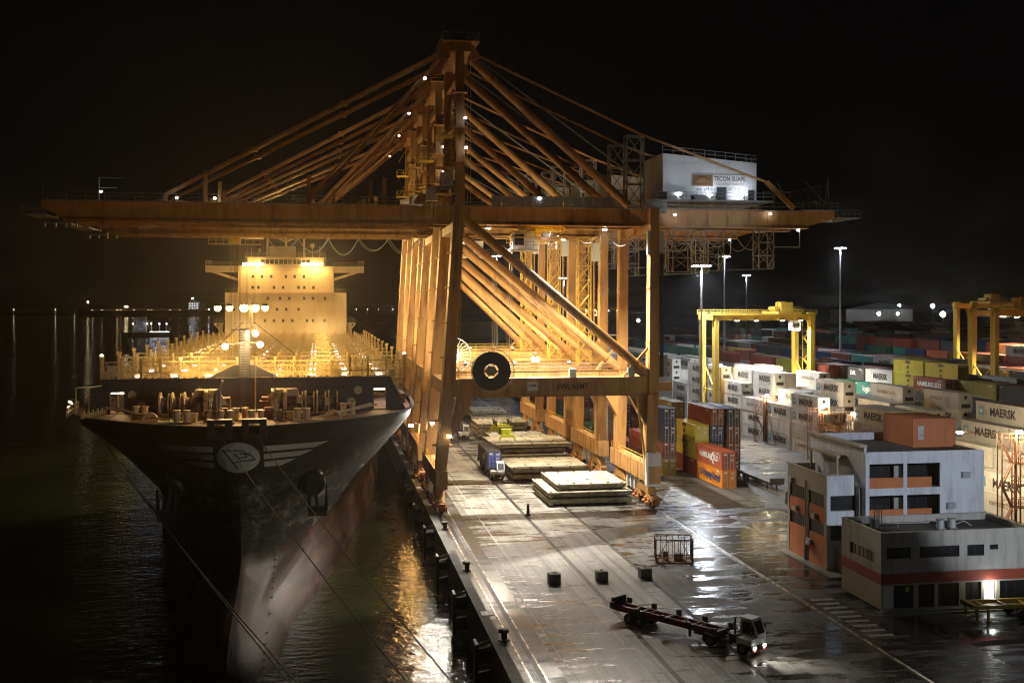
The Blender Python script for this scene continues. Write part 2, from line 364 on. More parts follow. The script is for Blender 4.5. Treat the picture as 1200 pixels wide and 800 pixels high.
# ---------------------------------------------------------------- the setting
def sheet(name, x0, y0, x1, y1, z, mat, kind='structure'):
    return tag(MB().add([(x0,y0,z),(x1,y0,z),(x1,y1,z),(x0,y1,z)], [(0,1,2,3)]).build(name, mat), kind=kind)
WZ = -5.0
sheet('water', -7000, -400, 14.62, 11000, WZ, M['water'])
tag(MB().box(14.6,-60,-9,15.6,720,0.0).build('quay_wall', M['kerb']), kind='structure')
sheet('rail_strip', 15.6, -60, 19.0, 720, -0.004, M['strip'])
ap = tag(MB().add([(19,-60,-0.06),(56,-60,-0.06),(56,720,-0.06),(19,720,-0.06)], [(0,1,2,3)]).build('quay_apron', M['black']), kind='structure')
cols = [(19.0,27.62),(28.12,34.55),(34.98,37.85),(37.89,46.95),(47.85,56.0)]
for ci,(x0,x1) in enumerate(cols):
    AM = M['apron'] if ci < 2 else M['apron_dark']
    for k in range(7):
        y0 = 60 + k*30
        w = random.Random(int(x0*10)+k).uniform(-0.003,0.003)
        MB().box(x0+.012,y0+.012,-0.05,x1-.012,y0+29.988,w).build('pavement_slab', AM, ap)
    MB().box(x0+.012,270.02,-0.05,x1-.012,720,0).build('pavement_run', AM, ap)
    MB().box(x0+.012,-60,-0.05,x1-.012,59.98,0).build('pavement_run', AM, ap)
sheet('yard_ground', 56, -60, 9000, 11000, 0.0, M['yard'])
MB().box(46.97,-60,-0.05,47.83,720,-0.012).build('rail_bed', M['strip'], ap)
for (x,lab) in ((16.25,'pale steel crane rail nearest the water edge along the quay'),(47.4,'long steel crane rail on the landward side of the apron')):
    r = MB(); r.box(x-.055,-60,-0.02,x+.055,720,0.06); r.box(x-.10,-60,-0.02,x-.06,720,0.015); r.box(x+.06,-60,-0.02,x+.10,720,0.015)
    tag(r.build('crane_rail', M['rail_steel']), lab, 'rail')
r = MB(); r.box(17.40,-60,-0.02,17.52,720,0.04)
rc_ = MB(); rc_.box(16.95,-60,-0.02,17.38,720,0.012)
cs_ = r.build('cable_slot_cover', M['rail_steel']); rc_.build('slot_strip', M['black'], cs_)
tag(cs_, 'bright steel cover strip of the cable slot beside the waterside rail', 'cover strip')
for x in (27.87,34.76):
    g = MB()
    for k in range(260): g.box(x-.16,70+k*.8,-0.055,x+.16,70+k*.8+.3,-0.035)
    tag(g.build('drain_grate', M['black'], ap), kind='stuff')
ln = MB()
for (x,y0,y1) in ((19.7,60,122),(22.0,74,92),(24.5,60,84),(21.2,126,240)):
    ln.box(x-.07,y0,.007,x+.07,y1,.010)
for k in range(8): ln.box(26.0,70+k*24,.007,26.12,70+k*24+9,.010)
tag(ln.build('painted_line', M['yell_line']), kind='structure')
zb = MB()
for k in range(9): zb.box(48.3,92+k*1.5,.008,50.7,92.6+k*1.5,.011)
tag(zb.build('painted_hatching', M['yell_line']), kind='structure')

# quay fenders and bollards
def fender(y):
    t = thing('quay_fender', None, 'fender', (14.6,y,0))
    p = MB(); p.box(-1.45,-.85,-4.6,-1.2,.85,-.15); p.box(-1.5,-.7,-4.4,-1.45,.7,-.35); p.build('fender_panel', M['black'], t)
    c = MB()
    for z in (-3.4,-1.3): c.tube((0,0,z),(-1.2,0,z),.75,10,.55)
    c.build('rubber_cone', M['rubber'], t)
    for s in (-.6,.6): MB().bar((0,s,-.2),(-1.2,s,-.6),.06).build('chain', M['black'], t)
    return t
for i,y in enumerate((80,97,114,131,148,165,182,199)):
    tag(fender(y), ('black fender panel on the quay wall, %s from the near end of the quay' % ['first','second','third','fourth','fifth','sixth','seventh','eighth'][i]), None, 'fenders along the quay wall')
bo = thing('mooring_bollard', None, 'bollard', (15.75,96.5,0))
b_ = MB(); b_.tube((0,0,0),(0,0,.12),.55,12,.5); b_.tube((0,0,.12),(0,0,.75),.26,12,.30); b_.build('bollard_post', M['black'], bo)
b_ = MB(); b_.tube((0,0,.75),(0,0,1.0),.44,12,.36); b_.tube((-.5,0,.85),(.1,0,.85),.2,8); b_.build('bollard_head', M['black'], bo)
ORD = ['first','second','third','fourth','fifth','sixth','seventh','eighth','ninth','tenth','eleventh','twelfth','thirteenth','fourteenth','fifteenth','sixteenth','seventeenth','eighteenth','nineteenth','twentieth']
for i,y in enumerate((73,96.5,122.3,145,168,191,214)):
    o = bo if i == 0 else copy_tree(bo); o.location = (15.75,y,0)
    tag(o, '%s black mooring bollard from the near end of the quay edge' % ORD[i], 'bollard', 'mooring bollards along the quay edge')

# ---------------------------------------------------------------- ship-to-shore cranes
X0 = 16.3
def crane(idx, y0, gz, label, trolley_x, cab_x):
    t = thing('gantry_crane', label, 'gantry crane', (X0,y0,0), 0, 'quay cranes standing over the ship')
    C = M['crane']; FR, RE = 2.6, 19.4; GY = (7.6, 14.4); gt = gz+2.6; AP = 67.5
    # sill beams on bogies
    for x, w in ((0.0,1.5),(31.1,1.6)):
        s = MB(); s.box(x-w/2,0,3.6,x+w/2,22,6.1)
        for k in range(12): s.box(x-w/2-.05,.5+k*1.9,3.65,x-w/2,.62+k*1.9,6.05); s.box(x+w/2,.5+k*1.9,3.65,x+w/2+.05,.62+k*1.9,6.05)
        for yy in (0,21.95): s.box(x-w/2-.08,yy-.03,3.55,x+w/2+.08,yy+.06,6.16)
        sb = s.build('sill_beam', C, t)
        MB().rail((x-w/2+.1,.3,6.1),(x-w/2+.1,21.7,6.1),1.1,2.4).build('sill_railing', M['yellow'], sb)
        for yc in (4.2,17.8):
            bg_ = MB()
            bg_.extrude([(yc-3.4,1.9),(yc+3.4,1.9),(yc+2.6,2.9),(yc+.6,3.6),(yc-.6,3.6),(yc-2.6,2.9)],'x',x-.55,x+.55)
            for q in (-2.6,2.6):
                bg_.extrude([(yc+q-1.5,1.0),(yc+q+1.5,1.0),(yc+q+1.1,1.75),(yc+q-1.1,1.75)],'x',x-.62,x+.62)
            bo_ = bg_.build('bogie', C, t)
            for q in (-3.5,-1.7,1.7,3.5):
                MB().tube((x-.22,yc+q,.48),(x+.22,yc+q,.48),.43,14).build('wheel', M['black'], bo_)
                m_ = MB(); m_.box(x-.85,yc+q-.35,.35,x-.62,yc+q+.35,1.35); m_.tube((x-1.2,yc+q+.1,.8),(x-.85,yc+q+.1,.8),.22,8); m_.build('drive_motor', M['bogie'], bo_); MB().box(x+.62,yc+q-.3,.35,x+.8,yc+q+.3,1.2).build('bearing_cover', M['bogie'], bo_)
        for yy,d in ((0,-1),(22,1)):
            bf = MB(); bf.box(x-.45,yy-.35,.5,x+.45,yy+.35,1.6); bf.tube((x,yy,1.05),(x,yy+d*.8,1.05),.22,10)
            bf.build('end_buffer', M['bogie'], t)
        pp = MB()
        for yy in (9.0,11.0,13.2): pp.box(x-.5,yy-.25,1.4,x+.5,yy+.45,3.5)
        pp.build('electrical_cabinet', M['white'], t)
    # legs
    for y in (FR,RE):
        l = MB()
        l.bar((.1,y,6.1),(1.15,y,17.7),1.5,2.2,1.8,3.1)
        l.bar((1.15,y,17.6),(2.75,y,gt),1.8,2.5,1.5,1.9)
        for z in (9.5,13,22,27,32,37): 
            xx = .1+(z-6.1)*.0708; l.box(xx-1.35 if z<17.6 else xx-1.15, y-.95, z, xx+1.4 if z<17.6 else xx+1.15, y+.95, z+.12)
        lo = l.build('waterside_leg', C, t)
        ld = MB()
        for sx in (-.22,.22): ld.bar((2.3+sx,y-1.15,18),(3.1+sx,y-1.15,gt),.07)
        ld.build('leg_ladder', M['yellow'], lo)
        l = MB()
        l.bar((31.1,y,6.1),(31.3,y,16.5),1.6,1.7,1.6,2.6)
        l.bar((31.5,y,16.5),(31.7,y,gt-.2),1.5,1.9,1.3,1.7)
        for z in (24,32,39): l.box(30.75,y-.85,z,32.55,y+.85,z+.14)
        l.build('landside_leg', C, t)
        # portal beam with haunches
        pb = MB(); pb.box(1.2,y-.75,16.4,31.6,y+.75,19.0)
        pb.extrude([(2.4,16.4),(5.0,16.4),(1.6,10.5),(1.2,10.5)],'y',y-.7,y+.7)
        pb.extrude([(27.8,16.4),(30.4,16.4),(30.5,12.0),(30.3,12.0)],'y',y-.7,y+.7)
        pb.box(31.6,y-.6,16.9,34.4,y+.6,18.2); pb.box(2.5,y-.85,18.98,31.4,y+.85,19.06); pb.box(2.5,y-.85,16.35,31.4,y+.85,16.42)
        po = pb.build('portal_beam', C, t)
        MB().rail((1.5,y-.8,19.06),(34.2,y-.8,19.06),1.1,2.2).build('portal_railing', M['grey'] if idx == 0 else M['yellow'], po)
        # long diagonal tube
        d = MB(); d.tube((3.2,y,gz+.6),(30.6,y,19.6),.68,14); d.tube((29.0,y,20.6),(31.2,y,19.0),.85,14)
        for k in (.06,.5,.93): 
            p = Vector((3.2,y,gz+.6)).lerp(Vector((30.6,y,19.6)),k); q = Vector((3.2,y,gz+.6)).lerp(Vector((30.6,y,19.6)),k+.01); d.tube(p,q,.76,14)
        d.build('diagonal_brace', C, t)
        kb = MB(); kb.bar((27.2,y,19.1),(31.2,y,23.6),.35); kb.build('knee_brace', C, t)
    # portal side beams, cross beams
    sb = MB(); sb.box(.4,3.4,16.7,1.8,18.6,18.7); sb.build('portal_side_beam', C, t)
    sb = MB(); sb.box(30.8,3.4,16.7,32.1,18.6,18.7); sb.build('portal_side_beam', C, t)
    cb = MB(); cb.box(1.9,3.4,gz-1.4,3.6,18.6,gz-.05); cb.build('cross_beam', C, t)
    cb = MB(); cb.box(31.0,3.4,gz-1.4,32.4,18.6,gz-.05); cb.build('cross_beam', C, t)
    # girders and boom
    for y in GY:
        g = MB(); g.box(-.4,y-.65,gz,58.0,y+.65,gt); g.box(-.4,y-.95,gz-.18,58,y+.95,gz); g.box(-.4,y-.8,gt,58,y+.8,gt+.1)
        g.extrude([(58,gz+.2),(62.5,gz+1.5),(62.5,gt),(58,gt)],'y',y-.6,y+.6)
        for k in range(20): g.box(2+k*2.9,y-.7,gz,2.08+k*2.9,y+.7,gt)
        g.build('main_girder', C, t)
        b = MB(); b.extrude([(-51.5,gz),(-.9,gz),(-.9,gt),(-55.0,gt),(-55.0,gz+1.5)],'y',y-.6,y+.6)
        b.box(-52,y-.95,gz-.22,-.9,y+.95,gz-.001); b.box(-54.5,y-.75,gt,-.9,y+.75,gt+.08)
        b.box(-51.5,y-1.0,gz-.55,-.9,y-.72,gz-.22)
        for k in range(17): b.box(-53+k*3.1,y-.66,gz+.01,-52.93+k*3.1,y+.66,gt-.01)
        b.build('boom_girder', C, t)
    x = -54.0; cbm = MB()
    for x in (-54,-44,-33.2,-24,-13.4,-4,8,16,24,38,46,54,57.5): cbm.box(x,8.25,gt-1.2,x+.8,13.75,gt-.1)
    cbm.build('girder_tie', C, t)
    # walkways with railings on the near side
    wk = MB(); wk.box(-54,6.0,gt-.15,57,6.9,gt-.05); wk.rail((-54,6.05,gt-.05),(57,6.05,gt-.05),1.1,2.5,.07)
    wk.box(-54,15.1,gt-.15,57,16,gt-.05); wk.rail((-54,15.95,gt-.05),(57,15.95,gt-.05),1.1,2.5,.07)
    wk.build('girder_walkway', M['grey'], t)
    # stay posts and small gear on the boom
    for x,h in ((-38.5,1.2),(-33.0,4.6),(-31.0,3.0),(-18.5,4.2),(-15,2.2),(-9.6,3.4),(-7.6,4.0)):
        MB().box(x-.25,7.2,gt+.08,x+.25,8.0,gt+h).build('stay_post', C, t)
    for x in (-47.5,-21.5):
        MB().bar((x,8.0,gt),(x,8.0,gt+3.4),.14).bar((x,8.0,gt+3.3),(x+3.2,8.0,gt+3.3),.12).bar((x,8.0,gt+1.9),(x+2.4,8.0,gt+1.9),.1).build('davit', M['grey'], t)
    tp = MB(); tp.box(-57.6,7,gt-2.0,-54.6,15,gt-1.9); tp.rail((-57.5,7.05,gt-1.9),(-54.6,7.05,gt-1.9),1.1,1); tp.rail((-57.5,7,gt-1.9),(-57.5,15,gt-1.9),1.1,1.5)
    for k in range(4): tp.bar((-54.4+k*1.4,6.5,gz-.6),(-54.4+k*1.4,6.5,gz-1.2),.25)
    tp.bar((-55,6.5,gz-.6),(-49.5,6.5,gz-.6),.15); tp.bar((-54.8,7.2,gt),(-54.8,7.2,gt+2.6),.12)
    tp.build('boom_tip_platform', M['grey'], t)
    # mast (A-frame) above the waterside legs
    for y in (FR,RE):
        m_ = MB(); m_.bar((2.9,y,gt),(3.0,y+(1.2 if y==FR else -1.2),AP-1),1.3,1.55,1.15,1.3)
        for z in (50,55,60): m_.box(2.0,y-.8,z,3.9,y+1.0,z+.12)
        m_.build('mast_column', C, t)
    for z in (49.5,56.0,62.5): MB().box(2.5,4.2,z,3.5,17.8,z+1.0).build('mast_cross_beam', C, t)
    rg = MB()
    for (za,zb) in ((45,55.5),(55.5,62.0)): rg.tube((2.9,4.0,za),(2.9,11,zb),.22,8); rg.tube((2.9,18.0,za),(2.9,11,zb),.22,8)
    rg.build('mast_bracing', C, t)
    hd = MB(); hd.box(1.6,3.0,AP-1.4,4.6,19.0,AP); hd.box(.4,2.6,AP,5.8,19.4,AP+.12)
    for y in (4.2,6.6,15.4,17.8): hd.extrude([(-.6,AP-2.6),(1.6,AP-2.2),(1.6,AP-.4),(.2,AP-.2)],'y',y-.2,y+.2); hd.extrude([(4.6,AP-2.6),(6.2,AP-2.0),(5.0,AP-.2),(4.6,AP-.2)],'y',y-.2,y+.2)
    ho = hd.build('mast_head', C, t)
    rl = MB()
    for a,b in (((.5,2.7),(5.7,2.7)),((.5,2.7),(.5,19.3)),((5.7,2.7),(5.7,19.3)),((.5,19.3),(5.7,19.3))): rl.rail((*a,AP+.12),(*b,AP+.12),1.1,1.6,.08)
    rl.box(2.2,4,AP+.12,4.0,7,AP+1.4); rl.box(2.2,14,AP+.12,4.0,17,AP+1.4); rl.bar((3,8,AP),(3,8,AP+3.0),.12)
    rl.build('head_railing', M['grey'], ho)
    # platforms and stairs round the mast
    pf = MB()
    for z in (gt+1.2, gt+5.0, gt+9.5):
        pf.box(-.6,1.2,z,2.0,4.6,z+.1); pf.rail((-.6,1.2,z+.1),(2.0,1.2,z+.1),1.1,1.1); pf.rail((-.6,1.2,z+.1),(-.6,4.6,z+.1),1.1,1.1)
    for k in range(4): pf.bar((-.4,1.6,gt+1.2+k*3.7),(1.6,1.6,gt+4.6+k*3.7),.3,.08)
    for k in range(7): pf.bar((3.9,2.2,gt+k*3),(3.9,2.2,gt+k*3+2.6),.07); pf.bar((4.4,2.2,gt+k*3),(4.4,2.2,gt+k*3+2.6),.07)
    pf.build('mast_platform', M['yellow'], t)
    kb = MB(); kb.box(.2,2.4,gt+2.2,1.9,4.8,gt+4.4); kb.box(-1.8,3.0,gt+.4,-.2,5.0,gt+2.4); kb.build('electrical_house', M['white'], t)
    lk = MB(); lk.box(-2.2,5.0,gt+.2,1.8,6.6,gt+1.5); lk.extrude([(-3.6,gt+.1),(-1.0,gt+.1),(-1.6,gt+1.3),(-2.8,gt+1.5)],'y',4.6,5.2); lk.tube((0,4.4,gt+1.6),(0,5.6,gt+1.6),1.0,14); lk.build('boom_hinge', C, t)
    # stays
    for y in (4.2,6.6,15.4,17.8):
        yb = 7.6 if y < 11 else 14.4
        a = MB(); a.bar((.0,y,AP-1.6),(-38.5,yb+(.3 if y in (6.6,17.8) else -.3),gt+1.0),.26,.42)
        for k in (.35,.68): 
            p = Vector((0,y,AP-1.6)).lerp(Vector((-38.5,yb,gt+1.0)),k); a.box(p.x-.5,p.y-.25,p.z-.3,p.x+.5,p.y+.25,p.z+.3)
        a.build('forestay', C, t)
        a = MB(); a.bar((.3,y,AP-2.4),(-18.7,yb+(.3 if y in (6.6,17.8) else -.3),gt+.9),.26,.42); a.build('inner_forestay', C, t)
    for y in (5.4,16.6):
        MB().tube((4.8,y,AP-2.0),(28.6,y if y<11 else 14.6,gt+.3),.6,14).build('backstay_tube', C, t)
        a = MB(); a.bar((5.8,y,AP-1.4),(30.6,y,gt+11.0),.22,.3); a.bar((30.6,y,gt+11.0),(50.5,y,gt+4.2),.22,.3); a.bar((50.5,y,gt+4.2),(55.0,y,gt+.2),.5,.7); a.build('backreach_stay', C, t)
        a = MB(); a.bar((5.8,y,AP-1.9),(29.0,y,gt+5.0),.16,.22); a.build('lower_stay', M['grey'], t)
    tw = MB(); tw.lattice((29.8,6.4,gt),(29.8,6.4,gt+10.8),2.6,1.6,3,.16); tw.build('stay_support_frame', M['grey'], t); tw = MB(); tw.lattice((29.8,16.0,gt),(29.8,16.0,gt+10.8),2.6,1.6,3,.16); tw.build('stay_support_frame', M['grey'], t)
    # machinery house
    hx0,hx1,hz = 34.4,49.4,gt+1.3
    h = MB(); h.extrude([(hx0,hz),(hx1,hz),(hx1,hz+5.9),(hx0+.2,hz+7.1),(hx0,hz+7.1)],'y',6.6,16.6)
    for k in range(50): h.box(hx0+.1+k*.3,6.55,hz+.1,hx0+.2+k*.3,6.6,hz+5.8)
    hh = h.build('machinery_house', M['house'], t)
    r_ = MB(); r_.rail((hx0,6.7,hz+7.15),(hx1,6.7,hz+5.95),1.1,1.6); r_.rail((hx1,6.7,hz+5.95),(hx1,16.5,hz+5.95),1.1,1.8); r_.rail((hx0,16.5,hz+7.15),(hx1,16.5,hz+5.95),1.1,1.8); r_.build('roof_railing', M['grey'], hh)
    dd = MB(); dd.box(42.9,6.44,hz+.05,44.5,6.5,hz+2.1); dd.box(48.0,6.44,hz+.05,49.0,6.5,hz+1.7); dd.build('house_door', M['black'], hh)
    pd = MB(); pd.box(31.5,4.8,hz-.25,51.5,17,hz-.02); pd.rail((33,4.9,hz),(51.4,4.9,hz),1.1,1.6); pd.box(31.6,6.2,hz-2.0,35,7.0,hz-.3); pd.build('house_platform', M['grey'], t)
    cabn = MB(); cabn.box(34.6,5.2,hz,37.2,6.2,hz+1.1); cabn.box(39.0,5.3,hz,42.0,6.1,hz+.8); cabn.build('deck_equipment', M['grey'], t)
    if idx == 0:
        sg = MB(); sg.box(38.9,6.46,hz+2.15,47.6,6.52,hz+3.95).build('sign_panel', M['house'], hh)
        MB().box(39.0,6.42,hz+2.2,42.3,6.455,hz+3.9).build('emblem_panel', M['sign_brown'], hh)
        e = MB()
        for k in range(7):
            a0 = R(20+k*20); a1 = R(40+k*20); e.bar((40.7+1.3*math.cos(a0),6.40,hz+2.45+1.15*math.sin(a0)),(40.7+1.3*math.cos(a1),6.40,hz+2.45+1.15*math.sin(a1)),.08)
        e.bar((39.2,6.40,hz+2.5),(42.1,6.40,hz+2.5),.06); e.bar((41.2,6.40,hz+2.3),(41.2,6.40,hz+3.6),.06); e.build('emblem_mark', M['dark_print'], hh)
        lettering('TECON SUAPE', .98, M['dark_print'], hh, (45.0,6.44,hz+3.35), '-y', .012, .80)
        lettering('TODOS PELO TRABALHO', .55, M['sign_brown'], hh, (45.0,6.44,hz+2.55), '-y', .0, .72)
        lettering('An affiliate of ICTSI', .72, M['dark_print'], hh, (43.2,6.52,hz+1.72), '-y', 0, 1.0, spacing=1.2)
        for x in (36.5,41.5,46.6): flood(t,(x,4.9,hz+.5),(x-.6,7.2,hz+3.4),330,COOL,M['g_cool'],.12,160)
    # lit small cabin beyond the stays
    MB().extrude([(20.8,gt+.2),(24.2,gt+.2),(24.2,gt+3.2),(20.2,gt+2.6)],'y',12.2,15.6).build('drive_cabin', M['white'], t) if idx in (1,) else None
    # screens along the walkway
    sc_ = MB()
    for k in range(13): sc_.box(8+k*1.55,5.98,gt+.05,9.45+k*1.55,6.02,gt+1.5)
    sc_.build('walkway_screen', M['galv'], t)
    # hanging service frames under the backreach
    lt = MB(); lt.lattice((51.5,9,gz-6.4),(51.5,9,gz-.2),2.4,2.4,3,.13); lt.lattice((38.0,9,gz-7),(38.0,9,gz-.2),3.2,2.4,3,.10); lt.lattice((44.2,12,gz-6.6),(44.2,12,gz-.2),3.0,2.4,3,.09)
    lt.bar((36.4,7.8,gz-7),(52.7,7.8,gz-6.4),.14); lt.bar((52.7,7.8,gz-3),(57,7.8,gz-3),.16); lt.bar((57,7.8,gz-3),(57,7.8,gz-.2),.12)
    lt.build('hanging_service_frame', M['grey'], t)
    tl = MB(); tl.box(56.5,5.6,gt,62.5,15.8,gt+.1); tl.rail((56.5,5.7,gt+.1),(62.4,5.7,gt+.1),1.1,1.2); tl.bar((55,6,gt),(52.6,6,gt+4.2),.1)
    for x in (53,55.5,58,60.5): tl.bar((x,8,gt),(x,8,gt+2.6+.2*(x-53)),.1)
    tl.bar((53,8,gt+2.4),(60.5,8,gt+4.1),.1); tl.bar((51,8,gt+2.9),(60,8,gt+3.2),.08); tl.tube((59.0,7,gt+.1),(59.0,7,gt+1.6),.6,8); tl.bar((61.4,7,gt),(61.4,7,gt+5.2),.12); tl.bar((60.6,7,gt),(61.4,7,gt+5.2),.1)
    tl.bar((57.5,7,gt+4.6),(63.3,7,gt-1.0),.12)
    tl.box(62.5,6,gz+1.5,66.3,15.4,gz+1.6); tl.rail((62.5,6.0,gz+1.6),(66.3,6.0,gz+1.6),1.1,1.0); tl.extrude([(62.5,gz+1.0),(66,gz+1.5),(62.5,gz+1.5)],'y',7,8)
    tl.build('backreach_platform', M['grey'], t)
    # stair and lift tower on the landside leg
    if idx > 0:
        st = MB(); st.lattice((28.2,FR+.2,19),(28.2,FR+.2,gz-.5),2.2,1.8,9,.12)
        for k in range(9): st.bar((27.3,FR-.4,19.3+k*2.45),(29.1,FR-.4,21.5+k*2.45),.5,.08)
        st.build('stair_tower', M['yellow'], t)
        MB().box(29.9,FR-.3,19,30.1,FR+.3,gz-1).build('cable_tray', C, t)
        MB().box(29.6,FR-.6,gz-4.6,31.9,FR+.6,gz-1.5).build('lift_machine_box', M['white'], t)
    else:
        MB().box(30.6,FR-.82,gz-4.6,33.1,FR-.1,gz-1.2).build('lift_machine_box', M['white'], t)
        rk = MB(); rk.bar((32.7,FR-.9,19),(32.7,FR-.9,gz-4.6),.5,.18)
        for k in range(28): rk.box(32.3,FR-1.02,19.5+k*.65,33.1,FR-.98,19.56+k*.65)
        rk.build('lift_rack', M['black'], t)
        MB().bar((28.9,FR-.85,16.0),(30.3,FR-.85,6.2),.28).build('drain_pipe', M['yellow'], t)
        MB().box(30.1,FR-2.6,3.2,32.0,FR-.9,8.0).build('lift_car', M['white'], t)
        MB().box(31.2,FR-.8,19.1,33.6,FR+.4,22.2).build('electrical_house', M['galv'], t)
    # festoon cable loops under the near girder
    for y in (8.6,13.4):
        fs = MB()
        for k in range(6):
            xa = trolley_x+4+k*5.2; pts = [Vector((xa+5.2*j/8, y, gz-.6-2.6*(1-(2*j/8-1)**2)*(.8+.3*((k*7)%3)/2))) for j in range(9)]
            for a,b in zip(pts,pts[1:]): fs.tube(a,b,.06,5)
        fs.build('festoon_cable', M['galv'], t)
    # trolley with lamps
    tr = MB(); tr.box(trolley_x-3,8.7,gz-.7,trolley_x+3,13.3,gz+.3); tr.box(trolley_x-2.4,9.0,gz-1.6,trolley_x-.5,10.4,gz-.7)
    for dx in (-3,3): tr.bar((trolley_x+dx,7.4,gz-.5),(trolley_x+dx,14.6,gz-.5),.4)
    tro = tr.build('trolley', M['yellow'], t)
    rl = MB(); rl.rail((trolley_x-5.5,7.2,gz-1.8),(trolley_x+3,7.2,gz-1.8),1.1,1.2); rl.box(trolley_x-5.5,7.1,gz-1.95,trolley_x+3,8.0,gz-1.85); rl.build('trolley_platform', M['yellow'], tro)
    # operator cab
    c = MB(); c.box(cab_x-1.6,8.6,gz-3.6,cab_x+1.9,11.2,gz-.9); c.box(cab_x-2.0,8.2,gz-3.85,cab_x+2.2,11.6,gz-3.6)
    co = c.build('operator_cab', M['white'], t)
    MB().box(cab_x-1.64,8.9,gz-3.0,cab_x-1.60,10.9,gz-1.3).box(cab_x-1.3,8.57,gz-3.0,cab_x+.1,8.6,gz-1.4).build('cab_window', M['glass'], co)
    MB().rail((cab_x-2.0,8.2,gz-3.6),(cab_x+5,8.2,gz-3.6),1.1,1.2).build('cab_railing', M['grey'], co)
    # cable reel
    if idx == 0:
        rc = (7.2,FR-1.5,20.2)
        o = MB().ring(rc,(0,1,0),1.05,2.75,.9,36)
        for k in range(40):
            a0 = 2*math.pi*k/40; o.box(rc[0]+2.7*math.cos(a0)-.09,rc[1]-.5,rc[2]+2.7*math.sin(a0)-.09,rc[0]+2.7*math.cos(a0)+.09,rc[1]-.4,rc[2]+2.7*math.sin(a0)+.09)
        ro = o.build('cable_reel', M['black'], t)
        hb = MB(); hb.tube((rc[0],rc[1]-.3,rc[2]),(rc[0],rc[1]+1.4,rc[2]),.75,14)
        for k in range(6): a0 = k*math.pi/3; hb.bar((rc[0],rc[1],rc[2]),(rc[0]+1.1*math.cos(a0),rc[1],rc[2]+1.1*math.sin(a0)),.16)
        hb.build('reel_hub', M['grey'], ro)
        g = MB().ring((rc[0]+.2,rc[1]-.1,rc[2]),(0,1,0),3.05,3.15,.12,36); g.build('reel_guard', M['galv'], t)
    

        for px in (19.4,28.2): MB().box(px-.5,FR-.5,19.1,px+.5,FR+.2,20.3).build('walkway_cabinet', M['white'], t)
        pl = MB().box(12.6,FR-.80,17.2,14.2,FR-.76,18.5); pl.build('rating_plate', M['white'], t)
        lettering('ZPMC', .5, M['dark_print'], t, (13.4,FR-.82,17.95), '-y', .01)
        lettering('SWL 65MT', 1.25, M['dark_print'], t, (19.3,FR-.90,17.75), '-y', .02, .82)
    else:
        rc = (5.2,FR-1.3,21.0); w = MB().ring(rc,(0,1,0),2.9,3.05,.5,32)
        for k in range(28):
            a0 = 2*math.pi*k/28; w.bar((rc[0]+1.0*math.cos(a0),rc[1],rc[2]+1.0*math.sin(a0)),(rc[0]+2.95*math.cos(a0),rc[1],rc[2]+2.95*math.sin(a0)),.10)
        w.ring(rc,(0,1,0),.5,1.3,.6,20); w.build('cable_reel', M['galv'], t)
    # lamps
    for x,tx in ((8,11),(17,16),(26,23)):
        flood(t,(x,9.2,gz-.5),(tx,-5 if idx==0 else 6,0),({8:12000,17:190000,26:30000}[x] if idx==0 else 30000),WARM if idx else NEUT,M['g_warm'],.35,128 if idx==0 else 95)
    if idx == 1:
        flood(t,(-1.7,4.0,9.0),(-6,-30,-4),1500,(1,.50,.14),M['g_dot'],.45,160)
    if idx == 0:
        flood(t,(-1.3,.2,13.0),(-10,-14,3),5500,(1,.93,.82),M['g_warm'],.3,130)  # this flood and the next are added to brighten the hull flank
        flood(t,(1.2,1.2,11.0),(-14,-34,0),2500,(1,.93,.82),M['g_warm'],.3,110)
    if idx < 3:
        # floodlights on the rear portal beam, some towards the viewer's side, others added to brighten the next crane's legs
        for x in ((10.8,16.9) if idx == 0 else ()):
            flood(t,(x,RE-1.4,20.9),(x-4,RE-60,8),4200,NEUT,M['g_warm'],.85 if x<12 else .65,120)
        for x in (6.0,14.0,23.0):
            flood(t,(x,RE+1.2,20.2),(x+1,RE+11,30),6800,(1.0,.80,.46),M['g_warm'],.3,150)
    dots = MB()
    for (x,y,z) in ((-47,6.6,gt+1.2),(-36.8,6.4,gt+.5),(-31.6,6.4,gt+.5),(-2.6,5.4,gt+.6),(3.5,1.2,56.2),(3.6,1.2,52.0),(-2.2,2,61.8),(36,5.5,gt-1.0),(51.5,6.2,gt-.6),(56.6,7.4,gz-.4),(15.2,5.9,gt+1.2)):
        dots.box(x-.17,y-.12,z-.13,x+.17,y+.12,z+.13)
    dots.build('marker_lamp', M['g_dotc'] if idx in (0,1) else M['g_dot'], t)
    return t
crane(0,154.4,41.6,'nearest quay crane, front legs in shade, with dark cable reel and lettered machinery house', 16.5, 13.2)
crane(1,184.0,41.7,'second quay crane, behind the dark reel crane, boom just under the nearest boom',-30,9.5)
crane(2,209.2,43.6,'third quay crane from the camera, its legs lit orange',  29,8)
crane(3,239.2,45.4,'farthest quay crane in the row, its left legs lit brightest by the ship', 30,8)
